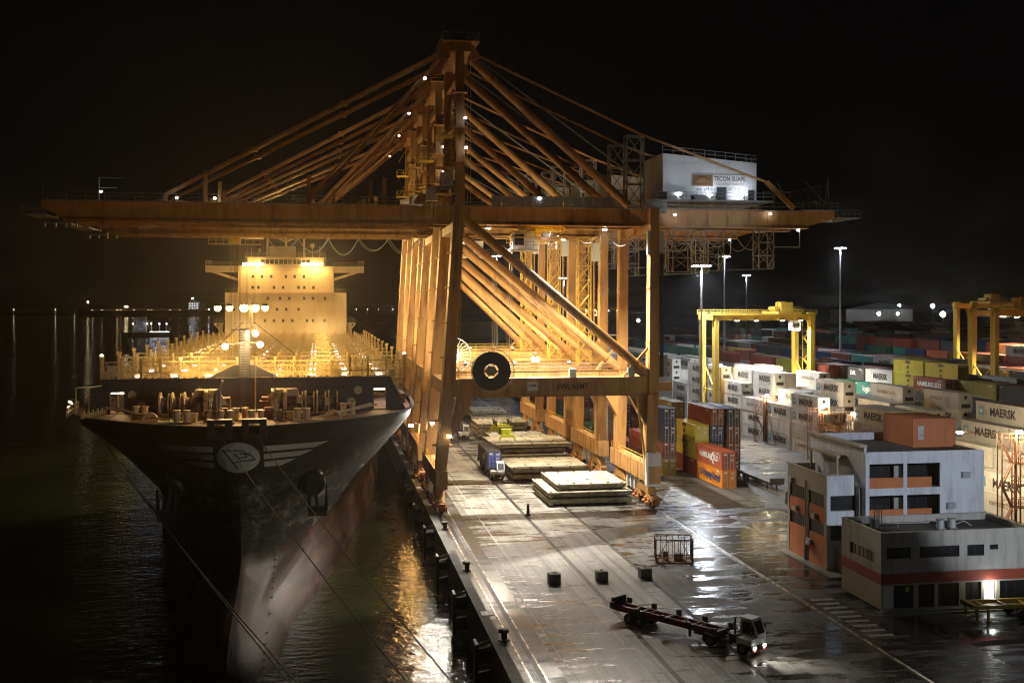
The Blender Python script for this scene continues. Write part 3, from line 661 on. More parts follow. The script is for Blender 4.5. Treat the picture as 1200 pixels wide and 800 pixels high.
# ---------------------------------------------------------------- the container ship
SH = thing('container_ship', 'empty dark hulled container ship moored with its bow to the viewer, deckhouse floodlit', 'ship', (-8.97,115,0), 0.0064)
def interp(tab, v):
    if v <= tab[0][0]: return tab[0][1]
    for (a,b),(c,d) in zip(tab,tab[1:]):
        if v <= c:
            t = (v-a)/(c-a); return b+(d-b)*t
    return tab[-1][1]
LEV = [  # z, stem y, half breadth by y
 (-7.0,-12.5,[(-12.5,0),(-11.8,1.6),(-10.5,2.9),(-7,4.2),(-2,5.0),(5,5.6),(12,6.8),(18,8.2),(35,11.2),(53,14.0),(70,16.6),(90,19.0),(110,20.4),(130,20.7)]),
 (-5.0,-12.5,[(-12.5,0),(-11.8,1.5),(-10.5,2.7),(-7,4.0),(-2,4.8),(5,5.3),(12,6.4),(18,7.9),(35,11.0),(53,13.8),(70,16.4),(90,19.0),(110,20.4),(130,20.7)]),
 (-3.2,-11.0,[(-11.0,0),(-10.3,1.1),(-8,2.4),(-4,3.4),(2,3.9),(8,4.4),(14,5.6),(20,7.4),(35,10.5),(53,13.4),(70,16.1),(90,18.8),(110,20.4),(130,20.7)]),
 (-1.6,-6.5,[(-6.5,0),(-5.5,.7),(-2,1.6),(4,2.3),(9,2.8),(14,4.2),(20,6.2),(35,9.7),(53,13.0),(70,15.8),(90,18.6),(110,20.3),(130,20.7)]),
 (0.2,6.0,[(6,0),(7,.5),(9,1.0),(11,1.6),(14,3.0),(20,5.3),(35,9.3),(53,12.7),(70,15.6),(90,18.5),(110,20.3),(130,20.7)]),
 (1.4,9.6,[(9.6,0),(10.2,.5),(12,1.5),(14,2.7),(20,5.2),(35,9.3),(53,12.8),(70,15.7),(90,18.5),(110,20.3),(130,20.7)]),
 (5.0,9.4,[(9.4,0),(10,.7),(12,2.2),(14,3.6),(20,6.6),(35,11.6),(53,15.2),(70,17.8),(90,19.8),(110,20.5),(130,20.7)]),
 (9.0,8.0,[(8,0),(8.5,1.0),(10,2.6),(14,5.8),(20,9.6),(35,15.4),(50,18.5),(70,20.2),(90,20.7),(130,20.7)]),
 (13.0,5.2,[(5.2,0),(5.5,1.3),(7,3.6),(10,7.2),(14,11.0),(20,14.8),(30,18.4),(45,20.3),(60,20.7),(130,20.7)]),
 (15.5,3.9,[(3.9,0),(4.1,2.2),(5.5,5.4),(8,9.2),(12.3,13.8),(16,16.9),(22,19.2),(30,20.3),(42,20.7),(130,20.7)]),
 (17.0,3.4,[(3.4,0),(3.55,2.6),(4.6,5.6),(7.6,10.0),(12.3,15.0),(16,18.1),(22,20.0),(30,20.6),(40,20.7),(130,20.7)]),
]
def hull_hb(z, y):
    for (za,sa,ta),(zb,sb,tb) in zip(LEV,LEV[1:]):
        if z <= zb:
            t = (z-za)/(zb-za); st = sa+(sb-sa)*t
            f = y - st
            return (1-t)*interp(ta, sa+f*(130-sa)/(130-st)) + t*interp(tb, sb+f*(130-sb)/(130-st))
    return interp(LEV[-1][2], y)
def hull_y(x, z):
    lo, hi = -13.0, 130.0
    for _ in range(40):
        m = (lo+hi)/2
        if hull_hb(z,m) < max(abs(x),.35): lo = m
        else: hi = m
    return hi
# finer levels
zs = []
for (za,_,_),(zb,_,_) in zip(LEV,LEV[1:]):
    n = max(1,int((zb-za)/0.8)); zs += [za+(zb-za)*k/n for k in range(n)]
zs.append(17.0)
NS = 44
v = []; f = []
for z in zs:
    # stem at this level
    st = None
    for (za,sa,ta),(zb,sb,tb) in zip(LEV,LEV[1:]):
        if za <= z <= zb+1e-6: st = sa+(sb-sa)*(z-za)/(zb-za)
    row = []
    for k in range(NS):
        t = (k/(NS-1))**2.1; y = st+(130-st)*t; row.append((hull_hb(z,y), y))
    row.append((20.7,250)); 
    v += [(-h,y,z) for h,y in reversed(row)] + [(h,y,z) for h,y in row[1:]]
W_ = 2*(NS+1)-1
for j in range(len(zs)-1):
    for i in range(W_-1):
        f.append((j*W_+i, j*W_+i+1, (j+1)*W_+i+1, (j+1)*W_+i))
hb_ = MB(); hb_.add(v,f); hull = hb_.build('hull', M['ship_hull'], SH, True)
# deck inside the rim
rim = v[-W_:]
dk = MB(); dk.add([(x*0.995,y+.12,16.75) for x,y,z in rim], [tuple(range(W_))]); dk.build('deck', M['ship_deck'], SH)
rm = MB()
for a,b in zip(rim,rim[1:]):
    if max(a[1],b[1]) < 60: rm.bar((a[0],a[1],17.02),(b[0],b[1],17.02),.35,.12)
rm.build('deck_edge', M['ship_dark'], hull)
# bow emblem: winged disc, lying on the plating
def on_hull(mb, poly, n, off):
    pass
def hull_patch(name, fn, nu, nv, mat, off=.05):
    vs = []; fs = []
    for j in range(nv+1):
        for i in range(nu+1):
            x,z = fn(i/nu, j/nv); vs.append((x, hull_y(x,z)-off, z))
    for j in range(nv):
        for i in range(nu): fs.append((j*(nu+1)+i, j*(nu+1)+i+1, (j+1)*(nu+1)+i+1, (j+1)*(nu+1)+i))
    m = MB(); m.add(vs,fs); return m.build(name, mat, hull)
M['emblem'] = paint('emblem_white', (0.58,0.58,0.54), 0.6, 0.4, 1)
EZ = 13.5; RX, RZ = 2.25, 1.75
def disc(rx,rz): return lambda u,w: (rx*w*math.cos(2*math.pi*u), EZ+rz*w*math.sin(2*math.pi*u))
hull_patch('emblem_ring', disc(RX+.22,RZ+.18), 36, 8, M['black'], .06)
hull_patch('emblem_disc', disc(RX,RZ), 36, 8, M['emblem'], .10)
for sgn in (-1,1):
    for k,(x1,zo) in enumerate(((9.6,1.0),(7.9,.05),(6.0,-.9))):
        def fn(u,w,x1=x1,zo=zo,sgn=sgn):
            xa = 2.62; top = x1 ; bot = x1-1.55
            xe = bot+(top-bot)*w; x = xa+(xe-xa)*u
            return (sgn*x, EZ+zo-.33+.66*w-.03*x)
        hull_patch('emblem_wing', fn, 14, 2, M['emblem'], .10)
def stroke(x0,z0,x1,z1,w=.13):
    dx,dz = x1-x0,z1-z0; L = math.hypot(dx,dz); nx,nz = -dz/L*w/2, dx/L*w/2
    hull_patch('emblem_stroke', lambda u,w_: (x0+dx*u+nx*(2*w_-1), EZ+z0+dz*u+nz*(2*w_-1)), 4, 1, M['black'], .14)
for s in ((-1.55,.95,.0,-1.35),(-1.3,.85,.45,.85),(.45,.85,1.15,.25),(-.45,-.55,.55,-.35),(.55,-.35,1.75,-.3),(1.15,.55,1.75,-.3),(-.35,.55,.25,-.25),(.15,.5,.75,.45),(.75,.45,.9,.05),(.9,.05,.25,.02)): stroke(*s)
# anchors on bolsters
for sgn in (1,-1):
    ax, az = sgn*7.4, 9.6; ay = hull_y(ax,az)
    b_ = MB(); b_.tube((ax-sgn*1.2,ay+2.6,az+1.0),(ax+sgn*.5,ay-1.5,az-.6),2.3,18,1.35); b_.tube((ax+sgn*.5,ay-1.5,az-.6),(ax+sgn*.62,ay-1.8,az-.72),1.5,18,1.2); b_.build('anchor_bolster', M['pitch'], SH)
    a = MB(); sx = ax+sgn*.9; a.bar((ax+sgn*.5,ay-1.7,az-.5),(sx,ay-2.3,az-3.2),.42); a.box(sx-1.05,ay-2.75,az-4.0,sx+1.05,ay-1.9,az-2.9)
    for s in (-.95,.95): a.bar((sx+s,ay-2.4,az-3.3),(sx+s*1.05,ay-2.9,az-.4),.42,.35,.16,.12)
    a.build('anchor', M['pitch'], SH)
# draught marks
dm = MB()
for k in range(16):
    z = -4.6+k*.4; x = 3.2+k*.02; y = hull_y(x,z); dm.box(x-.10,y-.06,z,x+.16,y-.01,z+.18)
dm.build('draught_mark', M['emblem'], hull)
# breakwater with openings
BY = 21.5
def wall_cells(x0,x1,z0,z1,holes):
    xs = sorted({x0,x1,*[h[0] for h in holes],*[h[1] for h in holes]}); zz = sorted({z0,z1,*[h[2] for h in holes],*[h[3] for h in holes]})
    for a,b in zip(xs,xs[1:]):
        run = None
        for c,d in zip(zz,zz[1:]):
            if any(h[0]<=a and b<=h[1] and h[2]<=c and d<=h[3] for h in holes):
                if run: yield a,b,run[0],run[1]
                run = None
            else: run = (run[0],d) if run else (c,d)
        if run: yield a,b,run[0],run[1]
bw = MB()
doors = [(-15.9,-14.3,16.8,19.3),(15.0,16.6,16.9,19.4)]
for a,b,c,d in wall_cells(-17.0,17.2,16.7,20.75,doors): bw.box(a,BY,c,b,BY+.25,d)
bw.extrude([(-18.9,16.7),(-17.0,16.7),(-17.0,20.75)],'y',BY,BY+.25); bw.extrude([(17.2,16.7),(19.1,16.7),(17.2,20.75)],'y',BY,BY+.25)
bw.box(-17.0,BY-.08,20.75,17.2,BY+.33,20.88)
for k in range(12): bw.extrude([(BY+.25,16.8),(BY+2.2,16.8),(BY+.25,20.4)],'x',-15.2+k*2.75,-15.1+k*2.75)
bwo = bw.build('breakwater', M['ship_dark'], SH)
fr = MB()
for h in doors:
    fr.box(h[0]-.1,BY-.05,h[2],h[0],BY+.3,h[3]); fr.box(h[1],BY-.05,h[2],h[1]+.1,BY+.3,h[3]); fr.box(h[0]-.1,BY-.05,h[3],h[1]+.1,BY+.3,h[3]+.1)
fr.build('door_frame', M['ship_dark'], bwo)
for (x,z,r) in ((-12.3,17.6,.42),(-13.4,19.0,.36),(-9.2,18.0,.36),(-5.6,19.3,.38),(9.6,17.9,.40),(12.4,17.8,.42),(13.2,19.2,.38),(6.4,18.4,.3)):
    MB().ring((x,BY-.04,z),(0,1,0),r,r+.12,.1,18).build('fairlead_ring', M['ship_buff'], bwo)
    MB().tube((x,BY-.02,z),(x,BY-.012,z),r,18).build('fairlead_opening', M['white_drum'], bwo)
lettering('SAFETY  FIRST', .62, M['black'], bwo, (-9.6,BY-.03,19.55), '-y', .0, 1.1)
lettering('SAFETY  FIRST', .62, M['black'], bwo, (10.2,BY-.03,19.6), '-y', .0, 1.1)
g_ = MB(); g_.box(-15.8,BY+.3,19.1,-14.4,BY+.6,19.25); g_.box(15.1,BY+.3,19.2,16.5,BY+.6,19.35); g_.build('door_lamp', M['g_tubew'], bwo)
omni(bwo,(-15.1,BY+2.6,19.6),350,SODIUM,.15); omni(bwo,(15.8,BY+2.6,19.6),350,SODIUM,.15)
# rail and lamp stands beside the breakwater
sd = MB(); sd.rail((-19.6,16,17),(-19.9,24,17),1.1,1.4); sd.bar((-19.2,19,17),(-19.2,19,20.1),.12); sd.bar((-19.2,19,20.1),(-16.8,21.4,20.1),.1); sd.bar((-18.0,20.2,17),(-18.0,20.2,20.0),.1); sd.rail((19.4,18,17),(20.0,26,17),1.1,1.4)
for k in range(12): sd.tube((-17.6+.15*k,14+.5*k,17),(-17.6+.15*k,14+.5*k,17.5+(.3 if k%2 else .0)),.12,6)
sd.build('side_railing', M['ship_buff'], SH)
L = flood(SH,(-19.5,17.6,18.6),(-40,0,-5),1500,(1,.78,.35),M['g_dot'],.3,120,'side_lamp')
# mooring winches
def winch(x0, n, y, sgn):
    w = MB(); d = MB()
    for k in range(n):
        x = x0+sgn*k*1.35
        w.tube((x-.09,y,18.25),(x+.09,y,18.25),1.32,22); w.tube((x+.9,y,18.25),(x+1.05,y,18.25),1.2,20)
        d.tube((x+.1,y,18.25),(x+.9,y,18.25),.72,16)
    o = w.build('winch_flange', M['white_drum'], SH); d.build('rope_drum', M['rope'], o)
    b = MB(); b.tube((x0-1,y,18.15),(x0+sgn*n*1.35+sgn*1.5,y,18.15),.22,8)
    for k in range(n+1): b.box(x0+sgn*k*1.35-.3,y-.9,16.8,x0+sgn*k*1.35-.12,y+.9,17.6)
    b.box(x0+sgn*(n*1.35+.4)-.8,y-.9,16.8,x0+sgn*(n*1.35+.4)+.9,y+.9,18.4); b.build('winch_frame', M['ship_deck'], o); return o
winch(-9.6,4,17.5,1); winch(9.6,4,17.5,-1)
def windlass(x, sgn):
    w = MB(); w.extrude([(x-sgn*2.3,17.4),(x-sgn*.2,17.6),(x+sgn*.9,19.6),(x-sgn*.6,20.0)] if sgn>0 else [(x-sgn*2.3,17.4),(x-sgn*.6,20.0),(x+sgn*.9,19.6),(x-sgn*.2,17.6)],'y',15.2,15.6)
    w.extrude([(x-2.0,19.9),(x+.4,19.9),(x+.8,18.4),(x-2.6,18.2)] if sgn<0 else [(x-.4,19.9),(x+2.0,19.9),(x+2.6,18.2),(x-.8,18.4)],'y',15.7,17.2)
    o = w.build('windlass_cover', M['ship_buff'], SH)
    d = MB(); d.tube((x-.9,15.8,18.5),(x-.5,15.8,18.5),1.5,20); d.tube((x+.5,15.8,18.5),(x+.9,15.8,18.5),1.35,20); d.build('windlass_wheel', M['white_drum'], o)
    b = MB(); b.tube((x-2,15.8,18.5),(x+2,15.8,18.5),.6,14); b.box(x-2.2,14.8,16.8,x-1.2,17,18.6); b.box(x+1.2,14.8,16.8,x+2.0,17,18.2); b.tube((x,11.0,16.8),(x,11,18.0),.5,10); b.build('windlass_body', M['ship_deck'], o)
    c = MB()
    for k in range(22):
        p = Vector((x,14.8,19.4-.0)).lerp(Vector((x-.2*sgn,8.0,17.1)),k/21); c.box(p.x-.16,p.y-.2,p.z-.1,p.x+.16,p.y+.1,p.z+.12)
    c.build('anchor_chain', M['rope'], o)
windlass(-3.6,-1); windlass(3.9,1)
# bitts, rollers, pipes, small deck gear
def bitts(x,y):
    b = MB()
    for s in (-.5,.5): b.tube((x+s,y,16.76),(x+s,y,18.1),.34,12); b.tube((x+s,y,18.1),(x+s,y,18.22),.44,12)
    b.box(x-1,y-.4,16.76,x+1,y+.4,16.95); return b.build('mooring_bitts', M['white_drum'], SH)
for x,y in ((-1.6,8.5),(1.7,8.5),(-6.3,9.6),(6.6,9.8),(-11.5,15.2),(11.8,15.4),(-.2,11.4)): bitts(x,y)
def chock(x):
    y = hull_y(x,17.0); b = MB()
    b.box(x-1.25,y-.5,15.9,x-.55,y+.7,17.7); b.box(x+.55,y-.5,15.9,x+1.25,y+.7,17.7); b.box(x-1.25,y-.5,17.35,x+1.25,y+.7,17.75); b.box(x-1.25,y-.5,15.7,x+1.25,y+.7,16.1); b.build('mooring_chock', M['black'], SH)
for x in (-1.75,1.75): chock(x)
for s in (-1,1):
    b = MB(); b.tube((s*7.6,10.5,17.0),(s*15.2,16.5,17.9),.13,8); b.tube((s*8.8,12.5,17.0),(s*14.6,17.6,17.9),.10,8); b.build('deck_pipe', M['ship_buff'], SH)
    q = MB(); q.rail((s*4.6,10.2,16.8),(s*7.2,10.4,16.8),1.0,.85,.1); q.box(s*5.4-.5,11,16.8,s*5.4+.5,12,17.7); q.ring((s*10.0,12.0,16.8),(0.2,1,0),.75,1.0,.3,16); q.box(s*8-.9,9.2,16.8,s*8+.9,10.4,17.0); q.build('deck_stand', M['ship_buff'], SH)
    q = MB()
    for k in range(5): q.tube((s*(2.0+k*.9),12.4+k*.3,16.8),(s*(2.0+k*.9),12.4+k*.3,17.5+.25*(k%2)),.2,8)
    q.box(s*2.6-.3,13,16.8,s*2.6+.9,14,18.0); q.build('deck_vent', M['ship_deck'], SH)
p_ = MB(); p_.tube((-2.3,9.5,16.8),(-2.3,9.5,20.4),.24,10,.2); p_.bar((-2.3,9.5,20.3),(-2.0,9.4,21.4),.25); p_.build('jackstaff', M['galv'], SH)
# foremast
fm = MB(); fm.tube((-.5,22.6,16.8),(-.5,22.6,26.8),.78,14,.62); fm.extrude([(-4.6,20.9),(3.6,20.9),(.6,22.4),(-1.6,22.4)],'y',22.4,22.9)
fm.box(-2.0,21.6,26.6,1.0,23.6,26.75); fmo = fm.build('foremast', M['mast'], SH)
fm = MB(); fm.tube((.35,22.2,26.7),(.35,22.2,30.4),.16,8); fm.bar((-3.9,22.2,29.8),(2.4,22.2,29.8),.14); fm.bar((-2.4,22.2,26.7),(-2.4,22.2,29.8),.08); fm.rail((-2.0,21.6,26.75),(1,21.6,26.75),1.0,.8)
for k in range(30): fm.box(-.9,21.50,17.2+k*.32,-.2,21.56,17.25+k*.32)
fm.tube((.9,21.2,16.8),(.9,21.2,23.2),.09,6)
fm.build('foremast_yard', M['ship_buff'], fmo)
st = MB(); st.bar((-.6,22.8,27.6),(-5.6,32,23.2),.06); st.bar((.6,22.8,27.6),(5.4,32,23.2),.06); st.build('foremast_stay', M['rope'], fmo)
for x in (-3.6,-2.2,-.5,.8,2.0):
    h_ = MB().box(x-.3,22.0,29.35,x+.3,22.5,29.75).build('foremast_lamp_case', M['black'], fmo)
    MB().sphere((x,22.3,29.30),.40 if x not in (-.5,.8) else .5,10,6).build('lens', M['g_sodium'], h_)
for (x,z) in ((.9,26.2),(1.5,24.9),(-2.6,24.7)):
    MB().sphere((x,20.6 if z<26 else 21.6,z),.36,10,6).build('foremast_lamp', M['g_warm'], fmo)
spot(fmo,(-.8,23.4,29.2),(0,70,14),42000,SODIUM,72,.6,.5)
spot(fmo,(1.5,20.2,24.8),(3,12,16.8),4200,SODIUM,125,.8,.3); spot(fmo,(-2.6,20.2,24.6),(-4,12,16.8),4200,SODIUM,125,.8,.3)
b_ = MB(); b_.bar((-.5,22,25.3),(1.5,20.6,25.0),.12); b_.bar((-.5,22,25.1),(-2.6,20.6,24.9),.12); b_.build('lamp_arm', M['ship_buff'], fmo)
# hatch covers and lashing bridges
PITCH = 13.4; LB0 = 41.0; NB = 11
def hb_at(y): return min(20.6, hull_hb(17.0,y)-.3)
lbm = {}
def lash_meshes(hw):
    post = MB(); n = 17 if hw > 20 else 15; step = 2*hw/(n-1)
    for k in range(n):
        x = -hw+k*step; post.box(x-.13,-.55,17,x+.13,-.3,22.3 if k in (0,n-1) else 22.1); post.box(x-.13,.3,17,x+.13,.55,22.1)
        post.box(x-.16,-.2,21.6,x+.16,.2,22.4); 
        if k in (0,n-1): post.box(x-.28,-.28,22.3,x+.28,.28,22.7)
    post.box(-hw,-.7,19.35,hw,.7,19.5); post.box(-hw,-.75,18.95,hw,-.6,19.5); post.box(-hw,.6,18.95,hw,.75,19.5)
    post.box(-hw,-.6,16.9,hw,.6,17.25)
    rods = MB(); rr = random.Random(4)
    for k in range(n-1):
        x = -hw+(k+.5)*step
        for s in (-1,1):
            for j in range(3):
                rods.bar((x+s*.25,-.75,19.5),(x+s*(.5+.42*j),-.8,21.0+.35*(2-j)),.07)
            if rr.random()<.6: rods.bar((x+s*.25,-.75,19.3),(x+s*.85,-.8,17.6),.07)
    rail = MB(); rail.rail((-hw,-.7,20.75-.0),(hw,-.7,20.75),1.1,step,.08); rail.bar((-hw,.7,21.85),(hw,.7,21.85),.07); rail.bar((-hw,-.7,20.4),(hw,-.7,20.4),.1)
    rail.bar((-hw,-.72,18.0),(hw,-.72,18.0),.07); rail.rail((-hw,.72,19.5),(hw,.72,19.5),1.1,step/2,.06); rail.rail((-hw,-.74,19.5),(hw,-.74,19.5),1.0,step/2,.06)
    for k in range(n-1):
        x = -hw+k*step
        rail.bar((x,.8,19.4),(x+step,.8,22.0),.06); rail.bar((x+step,.8,19.4),(x,.8,22.0),.06)
        if k%3==0: rail.box(x+.3,-.5,19.5,x+1.2,.1,20.6)
    lamp = MB()
    for k in range(8):
        x = -hw*.86+k*hw*1.72/7; lamp.box(x-.42,-1.0,19.02,x+.42,-.82,19.2)
    return post.mesh('lashing_bridge',M['lash']), rods.mesh('lashing_rod',M['lash']), rail.mesh('bridge_railing',M['lash']), lamp.mesh('bridge_lamp',M['g_tube'])
for i in range(NB):
    y = LB0+i*PITCH; hw = hb_at(y)
    if y > 178: break
    key = round(hw,1)
    if key not in lbm: lbm[key] = lash_meshes(hw)
    a,b,c,d = lbm[key]
    o = link('lashing_bridge', a, SH, (0,y,0)); link('lashing_rod', b, o); link('bridge_railing', c, o); link('bridge_lamp', d, o)
    if i == 0:
        pn = MB(); pn.box(-14.5,-.1,17.1,-9.6,.0,19.0); pn.box(9.4,-.1,17.1,14.4,.0,19.0); pn.box(-19.6,-.6,20.0,-18.4,-.4,21.4); pn.build('closed_panel', M['ship_buff'], o)
        ld = MB(); ld.box(-12.2,-.45,18.6,-11.0,-.2,18.85); ld.box(12.2,-.45,18.6,13.4,-.2,18.85); ld.build('panel_lamp', M['g_tubew'], o)
        for x in (-11.6,12.8): spot(o,(x,-.7,18.9),(x,.2,17.2),260,(1,.97,.8),140,.6,.1)
        for s in (-1,1): MB().sphere((s*hw,0,22.75),.22,8,5).build('corner_lamp', M['g_dot'], o)
    if i < NB:
        # hatch covers between the bridges
        for k in range(5):
            w = 2*(hw-1.2)/5; x0 = -(hw-1.2)+k*w
            MB().box(x0+.06,1.3,17.4,x0+w-.06,PITCH-1.3,18.35).build('hatch_cover', M['hold'], SH).location = (0,y,0)
        pd = MB(); rr = random.Random(i)
        for k in range(18):
            x = -(hw-.6)+k*(hw-.6)*2/17
            for yy in (1.2,PITCH/2-.3,PITCH/2+.3,PITCH-1.2): pd.box(x-.14,yy-.14,18.35,x+.14,yy+.14,18.35+rr.choice((.35,.5,1.0)))
            if k%2: pd.bar((x,1.0,18.4),(x+.9,1.6,20.6),.06); pd.bar((x,1.0,18.4),(x-.9,1.6,20.6),.06)
        pd.build('lashing_gear', M['lash'], SH).location = (0,y,0)
    for sx in (-9.5,9.5): spot(SH,(sx,y-.2,23.4),(sx,y+7,17),1700,(1,.74,.32),150,.8,.4)  # added lights with no lamp fitted here, brightening the lashing deck
co = MB()
for s in (-1,1): co.box(s*19.4-.3,30,16.8,s*19.4+.3,178,18.0); co.rail((s*20.4,30,17),(s*20.4,178,17),1.1,3)
co.build('hatch_coaming', M['hold'], SH)
# superstructure
SY = 183.0
su = MB(); su.box(-15.6,SY,16.8,16.0,SY+15,32.5); su.box(-12.2,SY+.02,32.5,12.6,SY+14,37.6)
su.box(-13.0,SY-.6,32.45,13.2,SY+.02,32.6)
so = su.build('superstructure', M['ship_buff'], SH)
wh = MB(); wh.box(-9.9,SY+.6,39.6,10.0,SY+11,41.8); wh.box(-10.5,SY-.2,41.8,10.6,SY+12,42.0); wh.box(-12.2,SY+.3,37.6,12.6,SY+13,39.6)
who = wh.build('wheelhouse', M['ship_buff'], SH)
for s in (-1,1):
    wg = MB()
    xa, xb = s*11.9, s*20.7
    wg.box(min(xa,xb),SY+1,37.9,max(xa,xb),SY+5,39.6)
    wg.extrude([(s*12.4,35.6),(s*12.4,36.3),(s*17.2,37.9),(s*19.4,37.9)] if s<0 else [(s*12.4,36.3),(s*12.4,35.6),(s*19.4,37.9),(s*17.2,37.9)],'y',SY+1.5,SY+2.3)
    wg.box(s*20.0-.7,SY+1.2,39.6,s*20.0+.7,SY+4.8,39.7)
    wg.rail((s*20.7,SY+1.1,39.6),(s*19.2,SY+1.1,39.6),1.3,.7,.1); wg.box(s*20-.75,SY+1.1,40.8,s*20+.75,SY+3,41.0)
    wg.build('bridge_wing', M['ship_buff'], who)
wi = MB()
for k in range(11): wi.box(-6.4+k*1.18,SY+.54,40.1,-5.4+k*1.18,SY+.6,41.3)
wi.build('bridge_window', M['glass'], who)
wr = MB(); wr.rail((-10.4,SY-.1,42),(10.5,SY-.1,42),1.1,1.7); wr.rail((-20.6,SY+1,39.6),(-12.2,SY+1,39.6),1.0,2); wr.rail((12.6,SY+1,39.6),(19.2,SY+1,39.6),1.0,2); wr.rail((12.7,SY+.1,32.5),(15.9,SY+.1,32.5),1.1,1); wr.rail((-15.5,SY+.1,32.5),(-12.3,SY+.1,32.5),1.1,1); wr.build('deck_railing', M['ship_buff'], who)
pz = {36.8:(-9.6,-7.3,-4.9,-1.1,1.2,3.6), 33.9:(-9.7,-8.2,-4.2,-1.8,2.2,3.7,6.1), 31.0:(-5.8,-2.6,-.2,3.7,6.0,9.1), 28.1:(-16,-14.5,-9.7,-5.8,-3.4,-1.0,2.2), 25.1:(-6.5,-4.2,-1.8,.6,4.4,6.0,9.0)}
pm = MB().box(-.24,-.03,-.33,.24,.0,.33).mesh('porthole', M['glass']); pf = MB().box(-.32,-.015,-.41,.32,-.003,.41).mesh('frame', M['ship_dark'])
for z,xs in pz.items():
    for x in xs:
        x = max(-15,x+1.2); o = link('porthole', pm, so, (x,SY-.004+(.02 if z>32.5 else 0),z)); link('frame', pf, o)
mt = MB(); mt.box(-4.4,SY+4,42,2.6,SY+7,45.0); mt.bar((0,SY+5,42),(0,SY+5,48.6),.9,.9,.5,.5); mt.bar((-4.2,SY+5,48.2),(0,SY+5,46.2),.5); mt.bar((4.2,SY+5,48.2),(0,SY+5,46.2),.5); mt.bar((-3,SY+5,47.2),(3,SY+5,47.2),.4)
for x,h in ((-9,2.5),(-4.8,5.5),(4.8,5.0),(7.0,3.0),(9,3.2)): mt.bar((x,SY+3,42),(x,SY+3,42+h),.16 if h<4 else .5)
mt.sphere((7.0,SY+3,45.2),.7,10,6); mt.sphere((-6.9,SY+3,43.8),.55,10,6); mt.build('radar_mast', M['ship_buff'], who)
for s in (-1,1):
    st = MB(); st.box(s*17.2-1.2,SY+2,24.2,s*17.2+1.2,SY+8,24.5); st.rail((s*16.1,SY+2,24.5),(s*18.4,SY+2,24.5),1.1,.8); st.bar((s*16,SY+2.2,21.5),(s*18.4,SY+2.2,24.2),.35); st.box(s*16.9-.6,SY+3,20.5,s*16.9+.6,SY+7,24.2); st.build('side_platform', M['ship_buff'], so)
    for k in range(3):
        x = s*7.6+(k-1)*1.9-.8; lc = MB().box(x-.45,SY-.5,39.7,x+.45,SY-.15,40.3).build('bridge_floodlight', M['black'], who)
        MB().box(x-.75,SY-.58,39.62,x+.75,SY-.51,40.38).build('lens', M['g_sodium'], lc)
    spot(who,(s*7.6,SY-.9,40.0),(s*7,SY-70,10),62000,SODIUM,140,.7,.6)
    spot(who,(s*7.6,SY-2.6,41.0),(s*7,SY+1,31),4200,SODIUM,150,.7,.5)
for yy in (95,150): flood(SH,(-20.9,yy,18.6),(-48,yy+4,-22),11000,(1,.85,.45),M['g_dot'],.3,110,'side_lamp')
fn_ = MB(); fn_.box(-5,SY+24,16.8,5,SY+34,38); fn_.build('funnel_casing', M['ship_dark'], SH)
# mooring lines from the bow
def line(p, q, sag, lab):
    m = MB(); P0 = Vector(p); P1 = Vector(q); pts = []
    for k in range(17):
        t = k/16; c = P0.lerp(P1,t); c.z -= sag*4*t*(1-t); pts.append(c)
    for a,b in zip(pts,pts[1:]): m.tube(a,b,.055,6)
    tag(m.build('mooring_line', M['rope']), lab, 'mooring line', 'mooring lines from the bow')
line((-10.9,118.0,16.5),(15.6,40,.6),1.2,'pale mooring rope running from the left bow chock across the emblem')
line((-7.3,118.0,16.5),(15.6,52,.6),1.0,'pale mooring rope starting right of the bow emblem and running past the anchor')
line((-29.0,146.0,15.0),(15.6,28,.6),2.0,'dark mooring rope from the left shoulder of the bow, nearest the water')
line((-27.5,140.0,14.6),(15.6,34,.6),2.4,'dark mooring rope from the left shoulder of the bow, upper one of that pair')
# ---------------------------------------------------------------- containers
CW, CL, CH = 2.44, 12.19, 2.9
COL = {'rust red': (0.27,0.060,0.035), 'brown': (0.19,0.070,0.040), 'navy blue': (0.025,0.045,0.11), 'pale grey': (0.60,0.60,0.56), 'cream white': (0.70,0.68,0.60),
       'yellow': (0.60,0.49,0.05), 'orange': (0.72,0.25,0.02), 'teal green': (0.06,0.24,0.20), 'charcoal': (0.05,0.054,0.065), 'blue': (0.05,0.12,0.32), 'dark green': (0.03,0.10,0.06), 'olive yellow': (0.34,0.31,0.05), 'brick red': (0.40,0.10,0.045)}
def corrugated(x, y0, y1, z0, z1, d, side):
    """vertical trapezoid ribs along y on the plane x"""
    vs = []; fs = []; n = int((y1-y0)/0.278); p = (y1-y0)/n
    for i in range(n):
        a = y0+i*p
        for yy, o in ((a,0),(a+.30*p,0),(a+.50*p,d),(a+.80*p,d)): vs += [(x+o*side,yy,z0),(x+o*side,yy,z1)]
    vs += [(x,y1,z0),(x,y1,z1)]
    for i in range(len(vs)//2-1): fs.append((2*i,2*i+1,2*i+3,2*i+2) if side > 0 else (2*i,2*i+2,2*i+3,2*i+1))
    return vs, fs
